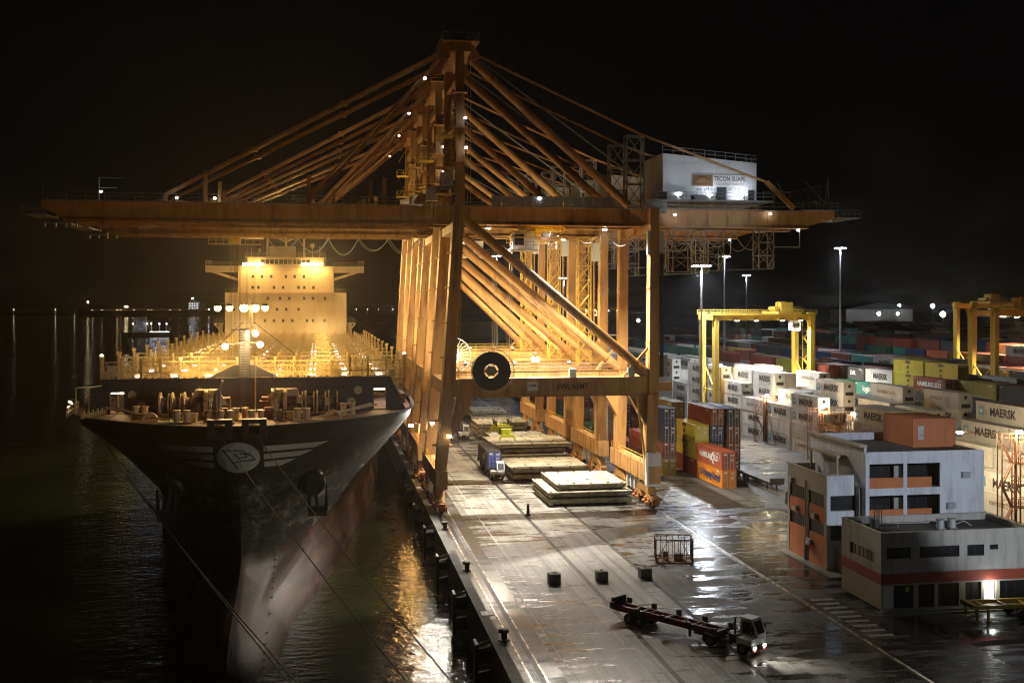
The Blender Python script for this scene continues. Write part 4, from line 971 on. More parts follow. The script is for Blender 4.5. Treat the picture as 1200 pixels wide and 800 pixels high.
def body_mesh(L, reefer):
    m = MB()
    if reefer:
        m.box(.02,.25,.12,CW-.02,L-.05,CH-.06)
        for k in range(5): m.box(0.0,.4+k*(L-.8)/4-.03,.2,.02,.4+k*(L-.8)/4+.03,CH-.2)
    else:
        m.add(*corrugated(.03,.12,L-.12,.15,CH-.12,.04,1)); m.add(*corrugated(CW-.03,.12,L-.12,.15,CH-.12,.04,-1))
        m.add([(.03,.1,CH-.10),(CW-.03,.1,CH-.10),(CW-.03,L-.05,CH-.10),(.03,L-.05,CH-.10)],[(0,1,2,3)])
        n = int(L/.55)
        for k in range(n): m.box(.12,.3+k*.55,CH-.10,CW-.12,.5+k*.55,CH-.075)
        m.add([(.03,L-.04,.1),(CW-.03,L-.04,.1),(CW-.03,L-.04,CH-.1),(.03,L-.04,CH-.1)],[(0,3,2,1)])
        m.box(.05,.2,.05,CW-.05,L-.1,.16)
    return m.mesh('shipping_container', M['box'])
def frame_mesh(L):
    m = MB()
    for x in (0,CW-.16):
        for y in (0,L-.16): m.box(x,y,0,x+.16,y+.16,CH)
    for x in (0,CW-.10):
        m.box(x,.16,0,x+.10,L-.16,.16); m.box(x,.16,CH-.12,x+.10,L-.16,CH-.005)
    for y in (0,L-.12): m.box(.16,y,0,CW-.16,y+.12,.14); m.box(.16,y,CH-.14,CW-.16,y+.12,CH-.005)
    for x in (-.01,CW-.17):
        for y in (-.01,L-.17):
            for z in (0,CH-.12): m.box(x,y,z,x+.18,y+.18,z+.12)
    return m.mesh('corner_frame', M['box'])
def door_mesh(s):
    m = MB(); a, b = (.17,1.21) if s == 0 else (1.23,CW-.17)
    m.box(a,.05,.15,b,.10,CH-.15)
    for k in range(4): m.box(a+.05,.03,.25+k*.62,b-.05,.05,.72+k*.62)
    return m.mesh('door', M['box'])
def rod_mesh(s):
    m = MB()
    for x in ((.42,.95) if s == 0 else (1.48,2.02)):
        m.box(x-.03,-.03,.1,x+.03,.01,CH-.1); m.box(x-.12,-.045,1.15,x+.12,-.03,1.25)
        for z in (.2,CH-.3): m.box(x-.07,-.02,z,x+.07,.03,z+.1)
    return m.mesh('lock_rod', M['galv'])
def unit_mesh():
    m = MB(); m.box(.17,.04,.15,CW-.17,.25,CH-.15); m.box(.35,.0,.3,CW-.35,.04,1.1)
    m.ring((CW/2,.02,2.15),(0,1,0),.32,.42,.08,16); m.box(.3,-.01,1.3,1.0,.04,1.7); return m.mesh('cooling_unit', M['box'])
def grille_mesh():
    m = MB(); m.box(.4,-.012,.35,CW-.4,-.002,1.05); m.tube((CW/2,.035,2.15),(CW/2,.03,2.15),.31,16); return m.mesh('grille', M['black'])
ME = {'dry40': body_mesh(CL,0), 'dry20': body_mesh(6.06,0), 'reefer': body_mesh(CL,1), 'f40': frame_mesh(CL), 'f20': frame_mesh(6.06), 'd0': door_mesh(0), 'd1': door_mesh(1), 'r0': rod_mesh(0), 'r1': rod_mesh(1), 'unit': unit_mesh(), 'grille': grille_mesh()}
m = MB()
for k,(y,z,l,h) in enumerate(((1.2,2.45,1.5,.12),(1.5,2.25,.6,.09),(.9,1.5,.09,.9),(11.2,2.45,.6,.10))): m.box(-.012,y,z,-.006,y+l,z+h)
ME['code'] = m.mesh('code_marking', M['white_print'])
m = MB()
for (x,z,w,h) in ((1.45,2.35,.75,.10),(1.5,2.15,.6,.07),(1.5,1.75,.62,.07),(1.5,1.6,.5,.07),(1.5,1.45,.55,.07),(.35,2.3,.5,.3)): m.box(x,.022,z,x+w,.029,z+h)
ME['placard'] = m.mesh('placard', M['white_print'])
NBOX = 0
def container(x, y, z, colour, label, reefer=False, text=None, detail=2, L=40, group='stacked shipping containers', rz=0.0, jit=True):
    global NBOX; NBOX += 1
    rr = random.Random(int(x*97+y*31+z*7)); k = rr.uniform(.82,1.12)
    c = tuple(min(1,v*k) for v in COL[colour])+(1,)
    if jit: y += rr.uniform(-.12,.12); x += rr.uniform(-.03,.03)
    o = link('shipping_container', ME['reefer' if reefer else ('dry40' if L == 40 else 'dry20')], None, (x,y,z+.02)); o.rotation_euler = (0,0,rz); o.color = c
    tag(o, label, 'container', group)
    def part(n, me): p = link(n, me, o); p.color = c; return p
    if detail > 0:
        part('corner_frame', ME['f40' if L == 40 else 'f20'])
        if reefer:
            u = part('cooling_unit', ME['unit']); link('grille', ME['grille'], u)
        else:
            for s in (0,1):
                d = part('door', ME['d%d'%s])
                if detail > 1: link('lock_rod', ME['r%d'%s], d)
            if detail > 1: link('placard', ME['placard'], o)
        if detail > 1 and colour not in ('cream white','pale grey','yellow') and L == 40: link('code_marking', ME['code'], o)
    if text and detail > 0:
        body, size, mat, yo, zo, b = text
        LL = CL if L == 40 else 6.06
        lettering(body, size, M[mat], o, (-.018, LL*yo, zo), '-x', b, 2.4 if body[0] == 'm' else 1.0)
    return o
T_MAE = ('MAERSK', 1.75, 'dark_print', .44, 1.45, .06)
T_HAM = ('HAMBURG SÜD', 1.3, 'white_print', .5, 1.5, .05)
T_HAMG = ('HAMBURG SÜD', .95, 'sign_brown', .5, 1.5, .0)
T_HAP = ('Hapag-Lloyd', 1.6, 'navy_print', .40, 1.45, .07)
T_MSC = ('m\ns\nc', 1.05, 'dark_print', .5, 1.5, .05)
T_LOG = ('login', 1.9, 'white_print', .55, 1.5, .03)
T_DAL = ('DAL', 1.3, 'white_print', .45, 1.55, .03)
def maersk_mark(o, filled=True):
    MB().box(-.03,10.2,.75,-.022,11.5,2.15).build('emblem_square', M['blue_print'], o)
    s = MB()
    for k in range(7):
        a = 2*math.pi*k/7+R(90); s.add([(-.036,10.85-.5*math.cos(a),1.45+.5*math.sin(a)),(-.036,10.85-.16*math.cos(a+.45),1.45+.16*math.sin(a+.45)),(-.036,10.85,1.45),(-.036,10.85-.16*math.cos(a-.45),1.45+.16*math.sin(a-.45))],[(0,1,2,3)])
    s.build('emblem_star', M['white_print'], o)
# --- stack at the road corner behind the nearest crane
A = 'stack beside the landside rail'
c = container(63.2,169.2,0,'orange','bright orange container with dark blue lettering at the bottom of the corner stack',text=T_HAP)
e = MB(); e.ring((-.02,9.9,1.5),(1,0,0),.28,.5,.02,16); e.box(-.03,9.5,.9,-.022,10.3,1.1); e.build('emblem_square', M['navy_print'], c)
c = container(63.2,169.2,CH,'brick red','red container with white lettering resting on the bright orange one',text=T_HAM)
MB().add([(-.03,3.2,2.5),(-.03,4.6,1.5),(-.03,3.4,.5),(-.03,4.1,.5),(-.03,4.9,1.3),(-.03,5.6,.5),(-.03,5.2,1.5),(-.03,4.0,2.5)],[(0,1,2,3,4,5,6,7)]).build('emblem_mark', M['white_print'], c)
container(63.2,182.0,0,'rust red','rust red container on the ground beneath the two bright yellow ones')
container(63.2,182.0,CH,'yellow','lower of two bright yellow containers stacked behind the orange one',text=T_MSC)
container(63.2,182.0,2*CH,'yellow','upper of two bright yellow containers stacked behind the orange one',text=T_MSC)
for l,(cn,lab) in enumerate((('brown','brown container at ground level hidden behind the red and yellow stack'),('navy blue','navy container second up behind the yellow pair'),('brown','brown container third up behind the yellow pair'),('olive yellow','olive yellow container topping the stack behind the bright yellow pair'))): container(63.2,195.0,l*CH,cn,lab)
for l,(cn,lab) in enumerate((('charcoal','charcoal container at ground level of the tall stack beside the yellow pair'),('navy blue','navy container second up of the tall stack beside the yellow pair'),('navy blue','navy container with rusted doors directly under the red topmost one'),('rust red','red container on top of the tall stack right of the bright yellow pair'))): container(65.8,181.6,l*CH,cn,lab)
for l,(cn,lab) in enumerate((('charcoal','charcoal container lowest in the rightmost stack by the service road'),('brown','brown container second up in the rightmost stack by the service road'),('brown','brown container with white door marks, third up beside the service road'),('navy blue','navy container on top of the rightmost stack by the service road'))): container(68.5,181.0,l*CH,cn,lab)
for l,(cn,lab) in enumerate((('olive yellow','olive container lowest in the slim stack just behind the front landside leg'),('brown','brown container second in the slim stack just behind the front landside leg'),('charcoal','charcoal container third in the slim stack just behind the front landside leg'),('navy blue','navy container on top of the slim stack just behind the front landside leg'))): container(57.8,183.5,l*CH,cn,lab,L=20)
container(57.8,193.0,0,'brown','brown container on the ground seen between the legs of the nearest crane')
container(57.8,193.0,CH,'rust red','rust red container lying on the brown one seen between the crane legs')
for l in range(3): container(57.8,221.0,l*CH,'pale grey',['lowest','middle','topmost'][l]+' grey container of the pale stack seen through the second crane',text=T_MAE if l else None)
container(57.8,207.0,0,'rust red','lone rust red container between the brown pair and the pale grey stack')
PAL_R = ['cream white','pale grey','pale grey','cream white','cream white']
PAL_D = ['rust red','brown','navy blue','charcoal','brown','rust red','dark green','charcoal','navy blue','olive yellow','teal green','pale grey','brick red','brown','charcoal','rust red','navy blue','brown','dark green']
slots = []
def zone(zn, x0, rows, bays, hf, pal, reefer=False, seed=1, skip=()):
    r = random.Random(seed); occ = {}
    for i in range(rows):
        for k,y in enumerate(bays):
            h = hf(i,k,r)
            for l in range(h): occ[(i,k,l)] = r.choice(pal)
    for (i,k,l),cn in occ.items():
        side = (i-1,k,l) not in occ; end = (i,k-1,l) not in occ or bays[k]-bays[k-1] > 13.5; top = (i,k,l+1) not in occ
        if not (side or end or top): continue
        if (i,k,l) in skip: continue
        x = x0+i*2.6; y = bays[k]
        slots.append(dict(zn=zn,i=i,k=k,l=l,c=cn,x=x,y=y,z=l*CH,side=side,end=end,reefer=reefer))
zone('quay block',57.8,5,[221.0+12.9*k for k in range(14)], lambda i,k,r: 0 if (i==0 and k==0) else r.choice((2,3,3,4)) if i else r.choice((1,2,3)), PAL_D, seed=3)
HB = {(0,0):2,(0,1):2,(0,2):3,(0,3):4,(0,4):1,(1,4):1,(2,4):3,(0,5):4,(0,6):3,(0,7):3,(1,0):3,(1,1):3,(2,0):4,(2,1):4,(1,6):4,(1,5):3}
BB = [134.0,146.6,159.2,171.8,185.6,198.6,211.2,225.4,238.0,250.6,263.2,275.8]+[288.4+12.9*k for k in range(11)]
zone('reefer block',93.5,6,BB, lambda i,k,r: HB.get((i,k), r.choice((3,4,4,5)) if k < 12 else r.choice((3,4,5))), PAL_R, True, seed=11)
BC = [150+12.9*k for k in range(28)]
def hC(i,k,r): return {(0,4):5,(1,5):6,(1,4):6}.get((i,k), r.choice((4,4,5,5)))
zone('second block',122.0,7,BC, hC, PAL_D, seed=5)
zone('third block',153.6,7,BC, lambda i,k,r: r.choice((3,4,5,5)), PAL_D, seed=8)
zone('fourth block',192.6,7,BC, lambda i,k,r: r.choice((3,5,5,6)), PAL_D, seed=9)
zone('fifth block',216.0,7,BC, lambda i,k,r: r.choice((4,5,6)), PAL_D, seed=19)
zone('sixth block',246.0,7,BC+[511.2+12.9*k for k in range(12)], lambda i,k,r: r.choice((4,5,6)), PAL_D, seed=29)
zone('seventh block',280.0,14,[240+12.9*k for k in range(36)], lambda i,k,r: r.choice((3,5,6)), PAL_D, seed=39)
zone('eighth block',330.0,20,[300+12.9*k for k in range(30)], lambda i,k,r: r.choice((3,5,6)), PAL_D, seed=49)
th_s, th_c = math.sin(R(9.678)), math.cos(R(9.678))
keep = []
for s in slots:
    d = s['x']*th_s+s['y']*th_c; u = s['x']*th_c-s['y']*th_s
    px = 600+1290*u/d; py = 354+1290*(30-s['z']-CH)/d
    if px < 560 or px > 1290 or py > 830: continue
    s['score'] = (2.2 if s['side'] else 0)+(1.0 if s['end'] else 0)+.35
    s['score'] *= 1/(d*d); s['d'] = d; keep.append(s)
# boxes that other boxes stand wholly in front of rank last: rough screen-space depth test from the camera
grid = {}
for s in keep:
    d = s['d']; cx = 600+1290*((s['x']+1)*th_c-(s['y']+3)*th_s)/d
    for b in range(int(cx-6)//6, int(cx+12)//6):
        pass
keep.sort(key=lambda s: -s['score'])
LIM = 300-NBOX-4
near, rest = keep[:LIM], keep[LIM:]
LV = ['ground level','second level','third level','fourth level','fifth level','sixth level','seventh level']
WHERE = {'quay block':'block beside the cranes','reefer block':'pale block under the yellow gantry','second block':'dark block behind the pale one','third block':'block under the right-hand gantry','fourth block':'fourth block inland','fifth block':'fifth block inland','sixth block':'sixth block inland','seventh block':'seventh block inland','eighth block':'farthest block'}
for s in near:
    cn = s['c']
    if s['zn'] == 'second block' and s['i'] == 0 and s['k'] == 4: cn = ['charcoal','brown','charcoal','charcoal','brick red'][s['l']]
    if s['zn'] == 'second block' and s['i'] == 1 and s['k'] in (4,5) and s['l'] > 3: cn = 'yellow'
    tx = None
    rr = random.Random(int(s['x']*13+s['y']*7+s['z']))
    if s['side'] and s['d'] < 420:
        if cn in ('cream white','pale grey'):
            tx = T_MAE if rr.random() < .72 else (T_HAMG if rr.random() < .7 else None)
        elif cn == 'yellow': tx = T_MSC
        elif cn == 'teal green': tx = T_LOG
        elif cn == 'charcoal' and rr.random() < .6: tx = T_DAL
        elif cn == 'brick red' and rr.random() < .6: tx = T_HAM
    lab = '%s %s, %s, %s row, %s bay, %s' % (cn, 'reefer' if s['reefer'] else 'container', LV[s['l']], ORD[s['i']] if s['i'] < 20 else 'last', ORD[s['k']] if s['k'] < 20 else 'far %s' % ORD[s['k']-20], WHERE[s['zn']])
    o = container(s['x'],s['y'],s['z'],cn,lab,s['reefer'],tx,2 if s['d'] < 260 else 1)
    if tx is T_MAE and s['d'] < 230: maersk_mark(o)
# the rest of the yard, too far to pick out one by one
v = []; f = []; tint = []
for s in rest:
    x,y,z = s['x'],s['y'],s['z']; rr = random.Random(int(x*3+y*5+z)); k = rr.uniform(.8,1.15); cc = tuple(q*k for q in COL[s['c']])
    jx = rr.uniform(-.04,.04); jy = rr.uniform(-.3,.3); n = len(v)
    x += jx; y += jy; g = .03
    v += [(x,y,z+g),(x+CW,y,z+g),(x+CW,y+CL,z+g),(x,y+CL,z+g),(x,y,z+CH),(x+CW,y,z+CH),(x+CW,y+CL,z+CH),(x,y+CL,z+CH)]
    fc = [(4,5,6,7),(0,1,5,4),(3,0,4,7),(1,2,6,5),(2,3,7,6)]
    f += [tuple(i+n for i in q) for q in fc]; tint += [cc]*len(fc)
m = MB(); m.v = v; m.f = f
fo = m.build('container_yard', M['box_far']); tag(fo, kind='stuff')
at = fo.data.attributes.new('tint','FLOAT_COLOR','FACE')
for i,cc in enumerate(tint): at.data[i].color = (*cc,1)
# ---------------------------------------------------------------- reefer racks: orange steel gangways between the stacks
def rack(x0, x1, y, h, label, stairs=True, power=1300):
    t = thing('reefer_rack', label, 'steel rack', (x0,y,0), 0, 'orange steel racks among the pale containers')
    W = x1-x0; m = MB(); n = max(1,int(W/2.6))
    for i in range(n+1):
        for yy in (0,1.2): m.bar((i*W/n,yy,0),(i*W/n,yy,h),.16)
    m.build('rack_post', M['rust'], t)
    for l in range(1,int(h/2.9)+1):
        f_ = MB(); f_.box(-.3,-.1,l*2.9-.12,W+.3,1.3,l*2.9); f_.rail((-.3,-.05,l*2.9),(W+.3,-.05,l*2.9),1.1,1.3,.07); f_.rail((-.3,1.25,l*2.9),(W+.3,1.25,l*2.9),1.1,2.6,.06); f_.rail((-.3,-.05,l*2.9),(-.3,1.25,l*2.9),1.1,1.3,.07)
        f_.build('rack_floor', M['rust'], t)
    if stairs:
        s_ = MB()
        for l in range(int(h/2.9)): s_.bar((-.9 if l%2 else -2.4,.5,l*2.9),(-2.4 if l%2 else -.9,.5,l*2.9+2.9),.6,.1); s_.rail((-2.5,.1,l*2.9+2.9),(-.6,.1,l*2.9+2.9),1.1,1)
        for x in (-2.6,-.5):
            for yy in (.1,1.1): s_.bar((x,yy,0),(x,yy,h+1.2),.14)
        s_.build('rack_stair', M['rust'], t)
    lm = MB().box(-.5,-.3,h+1.1,.1,.1,h+1.5).build('rack_lamp', M['g_warm'], t)
    omni(t,(-.2,-.9,h+1.2),power,WARM,.15)
    return t
rack(93.8,109,184.6,8.7,'orange steel rack standing where the pale block has a gap, nearest the building')
rack(93.8,109,223.7,8.7,'orange steel rack in the slot between the two lettered stacks')
rack(93.8,109,197.0,8.7,'orange steel rack against the ends of the tallest front reefer stack')
rk = rack(90.6,106,132.0,11.6,'tall orange steel rack by the right edge beside the pale boxes',True,3000)
m = MB(); m.bar((-.3,0,12.2),(-5.0,6.0,12.4),.14); m.build('lamp_arm', M['rust'], rk); MB().box(-5.3,5.8,12.1,-4.7,6.3,12.35).build('rack_lamp', M['g_warm'], rk); omni(rk,(-5.0,6.0,11.8),7500,WARM,.2)  # second lamp and its arm, added to brighten the pale boxes
gw = thing('gangway', 'orange steel gangway bridge running between two reefer racks', 'gangway', (94.2,186,0)); g_ = MB(); g_.box(0,0,5.7,.9,11.5,5.8); g_.rail((0,0,5.8),(0,11.5,5.8),1.1,1.3,.08); g_.box(0,0,2.8,.9,11.5,2.9); g_.rail((0,0,2.9),(0,11.5,2.9),1.1,1.3,.08); g_.build('gangway_deck', M['rust'], gw); 
g_ = MB()
for yy in (0.1,5.7,11.3):
    for xx in (.05,.85): g_.bar((xx,yy,0),(xx,yy,6.9),.14)
g_.build('gangway_post', M['rust'], gw)
# ---------------------------------------------------------------- yard gantries on rubber tyres
def rtg(x, y, h, label, tro, power, lit=True):
    t = thing('yard_gantry', label, 'yard crane', (x,y,0), 0, 'rubber tyred gantries over the yard')
    Y = M['yellow']; W = 24.0; D = 9.0
    for xx in (0,W):
        s = MB(); s.box(xx-.5,-1.5,1.5,xx+.5,D+1.5,2.4); so = s.build('sill', Y, t)
        for yy in (-.9,.9,D-.9,D+.9): MB().tube((xx-.35,yy,.8),(xx+.35,yy,.8),.8,16).build('tyre', M['rubber'], so)
        for yy in (0,D):
            l = MB(); l.bar((xx,yy,2.4),(xx,yy,h),1.0,1.7,1.0,2.0); l.box(xx-.9,yy-.6,h-.6,xx+.9,yy+.6,h+1.0); l.build('leg', Y, t)
        b = MB(); b.bar((xx,.6,9),(xx,D-.6,15.5),.25); b.bar((xx,D-.6,9),(xx,.6,15.5),.2); b.bar((xx,.5,9),(xx,D-.5,9),.3); b.build('leg_brace', Y, t)
    for yy in (0,D):
        g = MB(); g.box(-1,yy-.45,h-.9,W+1,yy+.45,h+.55)
        for k in range(14): g.box(.5+k*1.75,yy-.48,h-.85,.6+k*1.75,yy+.48,h+.5)
        go = g.build('girder', Y, t)
        r_ = MB(); r_.box(-1,yy-1.2 if yy == 0 else yy+.46,h+.35,W+1,yy-.46 if yy == 0 else yy+1.2,h+.45); r_.rail((-1,yy-1.15 if yy == 0 else yy+1.15,h+.45),(W+1,yy-1.15 if yy == 0 else yy+1.15,h+.45),1.1,1.7,.09); r_.build('girder_railing', Y, go)
    tr = MB(); tr.box(tro-3,-.6,h+.6,tro+3,D+.6,h+1.2); tr.box(tro-1.4,1.5,h+1.2,tro+1.6,5,h+3.4); tr.tube((tro-2.2,2,h+1.8),(tro-2.2,6,h+1.8),.6,10)
    to = tr.build('trolley', Y, t)
    r_ = MB(); r_.rail((tro-3,-.6,h+1.2),(tro+3,-.6,h+1.2),1.1,1,.08); r_.bar((tro-3,0,h+1.2),(tro-3,0,h+3.6),.15); r_.bar((tro-3,0,h+3.5),(tro-1,0,h+3.5),.2); r_.build('trolley_railing', Y, to)
    c = MB(); c.box(tro+1.2,.8,h-3.4,tro+3.2,3.2,h-1.0); co = c.build('operator_cab', M['white'], to); MB().box(tro+1.4,.77,h-3.0,tro+3.0,.80,h-1.6).build('cab_window', M['glass'], co)
    e = MB(); e.box(W+.6,1.5,3,W+2.4,7.5,5.4); e.build('engine_house', M['white'], t)
    p = MB(); p.box(W-7.5,-1.4,6.4,W-.6,-.4,6.5); p.rail((W-7.5,-1.4,6.5),(W-.6,-1.4,6.5),1.1,1.1,.09); p.rail((W-7.5,-1.35,4.3),(W-.6,-1.35,4.3),1.1,1.1,.09); p.box(W-7.5,-1.4,4.2,W-.6,-.4,4.3)
    for k in range(9): p.bar((W+1.0,1+ (k%2)*5,3+k*2.6),(W+1.0,6-(k%2)*5,5.6+k*2.6),.5,.1)
    for yy in (.5,4,7.5): p.bar((W+1.3,yy,2.4),(W+1.3,yy,h),.12)
    p.build('gantry_stair', Y, t)
    for k,xx in enumerate((5.0,9.8,16.4,21.0)):
        flood(t,(xx,-.9,h-1.0),(xx+.3,-3.5,0),power,WARM,M['g_warm'],.45,125)
    return t
rtg(91.4,249,26.6,'yellow rubber tyred gantry astride the pale containers, centre of the yard',18.5,26000)
rtg(151.4,230,27.6,'nearer yellow gantry at the right edge of the yard',9.0,24000)
rtg(190.6,300,29.0,'farther yellow gantry at the right edge, partly behind the nearer one',8.0,26000)
rtg(119.5,520,27.0,'small far gantry seen between the crane legs and the masts',8.0,9000)
# ---------------------------------------------------------------- high masts
def mast(x, y, h, label, power, n=6, big=1.0):
    t = thing('high_mast', label, 'light mast', (x,y,0), 0, 'tall floodlight masts of the yard')
    MB().tube((0,0,0),(0,0,h),.42,12,.18).build('mast_pole', M['galv'], t)
    r_ = MB().ring((0,0,h-.2),(0,0,1),1.0*big,1.15*big,.15,16); r_.bar((-1.1*big,0,h-.2),(1.1*big,0,h-.2),.1); r_.bar((0,-1.1*big,h-.2),(0,1.1*big,h-.2),.1); r_.build('lamp_ring', M['grey'], t)
    for k in range(n):
        a = 2*math.pi*(k+.5)/n; cx,cy = 1.35*big*math.cos(a),1.35*big*math.sin(a)
        hd = MB().box(cx-.42,cy-.42,h-.3,cx+.42,cy+.42,h+.05).build('lamp_head', M['grey'], t)
        MB().box(cx-.38,cy-.38,h-.42,cx+.38,cy+.38,h-.305).build('lens', M['g_cool'], hd)
    if power: spot(t,(0,0,h-1.2),(0,0,0),power,COOL,165,.5,.8)
    return t
mast(87,246.5,38.8,'tall light mast with the brightest lamp, in front of the yellow gantry leg',100000,8,1.3)
mast(124,330,44.6,'tall light mast rising behind the beam of the yellow gantry',30000,6,1.0)
mast(163,330,47.6,'taller of two masts standing close together behind the yard',26000)
mast(191,480,42.6,'shorter of two masts standing close together behind the yard',26000)
mast(87,397,39.2,'light mast seen between the landside legs of the cranes',30000,8,1.2)
mast(60,384,46.6,'distant light mast glimpsed under the long diagonal tubes',16000)
nm = mast(76,20,36.0,'light mast near the camera beyond the right edge of the view',9000)
spot(nm,(-.4,1.4,35.2),(-85,108,13),52000,(1.0,.95,.86),21,.5,.3)  # narrow beam added to brighten the ship's bow and emblem
spot(nm,(0,1.4,35.4),(-10,96,8),150000,COOL,17,.6,.3)
spot(nm,(0,1.4,35.6),(-18,141,48),330000,COOL,9,.7,.3)
# ---------------------------------------------------------------- hatch covers laid out on the apron
def hatch(x0,y0,x1,y1,z,label,ribs=True):
    t = thing('hatch_cover', label, 'hatch cover', (x0,y0,z), 0, 'steel hatch covers stacked on the apron')
    W,D = x1-x0,y1-y0
    m = MB(); m.box(.12,.12,.30,W-.12,D-.12,.86); m.box(-.08,-.08,.80,W+.08,D+.08,.90); m.box(.3,.3,0,.7,D-.3,.30); m.box(W-.7,.3,0,W-.3,D-.3,.30); m.box(-.04,-.04,.28,W+.04,D+.04,.36)
    m.build('cover_body', M['hatch'], t)
    r = MB(); n = int(W/1.05)
    for k in range(n+1):
        x = .1+k*(W-.2)/n; r.box(x-.05,-.03,.30,x+.05,.12,.80)
    n2 = int(D/1.3)
    for k in range(n2+1):
        y = .1+k*(D-.2)/n2; r.box(-.03,y-.05,.30,.12,y+.05,.80)
    r.build('edge_rib', M['hatch'], t)
    nx,ny = 4,2
    for i in range(nx):
        for j in range(ny):
            MB().box(i*W/nx+.05,j*D/ny+.05,.90,(i+1)*W/nx-.05,(j+1)*D/ny-.05,.935).build('cover_plate', M['hatch'], t)
    s = MB()
    for i in range(nx+1):
        for y in (.5,D-.5): 
            x = min(max(.4,i*W/nx),W-.4); s.box(x-.18,y-.18,.935,x+.18,y+.18,1.04)
    for i in range(3): s.box(W*(.2+.3*i),D*.3,.935,W*(.2+.3*i)+.5,D*.3+.3,1.0)
    s.build('stacking_cone', M['black'], t); return t
PL = 'nearest stack|second stack|third stack|fourth stack|fifth stack|farthest stack|stack behind the third'.split('|')
LZ = ['bottom','middle','top']
for si,(x0,y0,x1,y1,n,sh) in enumerate(((32.4,158.0,45.0,171.0,3,(0,0,1.2)),(31.0,181.5,44.4,194.5,2,(0,0)),(32.6,205.5,46.0,218.0,3,(0,.8,-1.0)),(33.2,239.8,38.6,251.5,3,(0,.1,.2)),(36.2,252.5,46.6,266.0,2,(0,-.6)),(37.0,279.0,46.5,292.0,2,(0,.4)),(33.5,222.0,46.2,234.5,2,(0,.5)))):
    for k in range(n):
        a = sh[k]
        hatch(x0+a*1.2,y0+a*.6 if a>0 else y0,x1-a*.6,y1,k*1.02+.18,'%s hatch cover of the %s on the apron, counted from the camera' % (LZ[k] if n==3 else ('lower','upper')[k],PL[si]))
sp = thing('timber_bearer', 'timber bearers under the nearest stack of hatch covers', 'timber', (32.5,158,0)); b=MB()
for k in range(5): b.box(.4+k*2.8,.3,.01,.8+k*2.8,12.6,.19)
b.build('bearer', M['rust'], sp)
# concrete blocks, small bollard
for (x,y,s,lab) in ((24.2,115.2,1.35,'pale concrete block on the lit apron nearest the water'),(29.5,115.5,1.3,'middle concrete block of the three across the apron'),(34.5,116.0,1.35,'concrete block lying on the drain line near the steel cage')):
    t = thing('concrete_block', lab, 'concrete block', (x,y,0), R(4), 'concrete blocks on the apron')
    m = MB(); m.prism([(-s*.5,-s*.42),(s*.42,-s*.5),(s*.5,s*.42),(-s*.42,s*.5)],.08,.98); m.box(-s*.44,-s*.40,.98,s*.44,s*.40,1.05); m.build('block', M['concrete'], t)
    f_ = MB(); f_.box(-s*.5,-s*.3,0,-s*.25,s*.3,.1); f_.box(s*.25,-s*.3,0,s*.5,s*.3,.1); f_.build('pallet_foot', M['rust'], t)
    l = MB(); l.ring((0,0,1.08),(0,1,0),.10,.16,.05,10); l.build('lifting_eye', M['black'], t)
t = thing('rubber_post', 'small dark post standing by the drain line left of the hatch covers', 'post', (28.3,152.5,0))
m = MB(); m.tube((0,0,0),(0,0,.18),.45,12); m.tube((0,0,.18),(0,0,1.5),.24,12,.18); m.build('post_body', M['black'], t); MB().tube((0,0,1.5),(0,0,1.62),.26,12).build('post_cap', M['grey'], t)
pl = tag(MB().box(14.9,104.4,.002,16.1,105.8,.035).build('steel_plate', M['white']), 'pale steel plate lying between the quay edge and the rail', 'steel plate')
# steel cage
t = thing('steel_cage', 'rusty open steel cage standing between the drain line and landside rail', 'cage', (37.6,122.0,0), R(-14))
m = MB(); W,D,H = 4.2,3.0,2.7
for x in (0,W):
    for y in (0,D): m.bar((x,y,0),(x,y,H),.14)
for z in (.1,H): 
    for a,b in (((0,0),(W,0)),((W,0),(W,D)),((W,D),(0,D)),((0,D),(0,0))): m.bar((*a,z),(*b,z),.12)
m.build('cage_frame', M['rust'], t)
m = MB()
for k in range(1,6): m.bar((k*W/6,0,.1),(k*W/6,0,H),.07); m.bar((k*W/6,D,.1),(k*W/6,D,H),.07)
for k in range(1,4): m.bar((0,k*D/4,.1),(0,k*D/4,H),.07); m.bar((W,k*D/4,.1),(W,k*D/4,H),.07)
for z in (.6,1.0): m.bar((0,0,z),(W,0,z),.08); m.bar((0,0,z),(0,D,z),.08)
m.bar((0,0,.1),(1.4,0,H),.07); m.bar((W,0,.1),(W-1.4,0,H),.07); m.build('cage_bar', M['rust'], t)
MB().box(.2,.2,.05,W-.2,D-.2,.11).build('cage_floor', M['rust'], t)
g = MB(); g.box(2.2,1.0,.12,3.2,2.0,.9); g.tube((1.2,1.4,.12),(1.2,1.4,1.1),.3,10); tag(g.build('drum', M['concrete'], t))
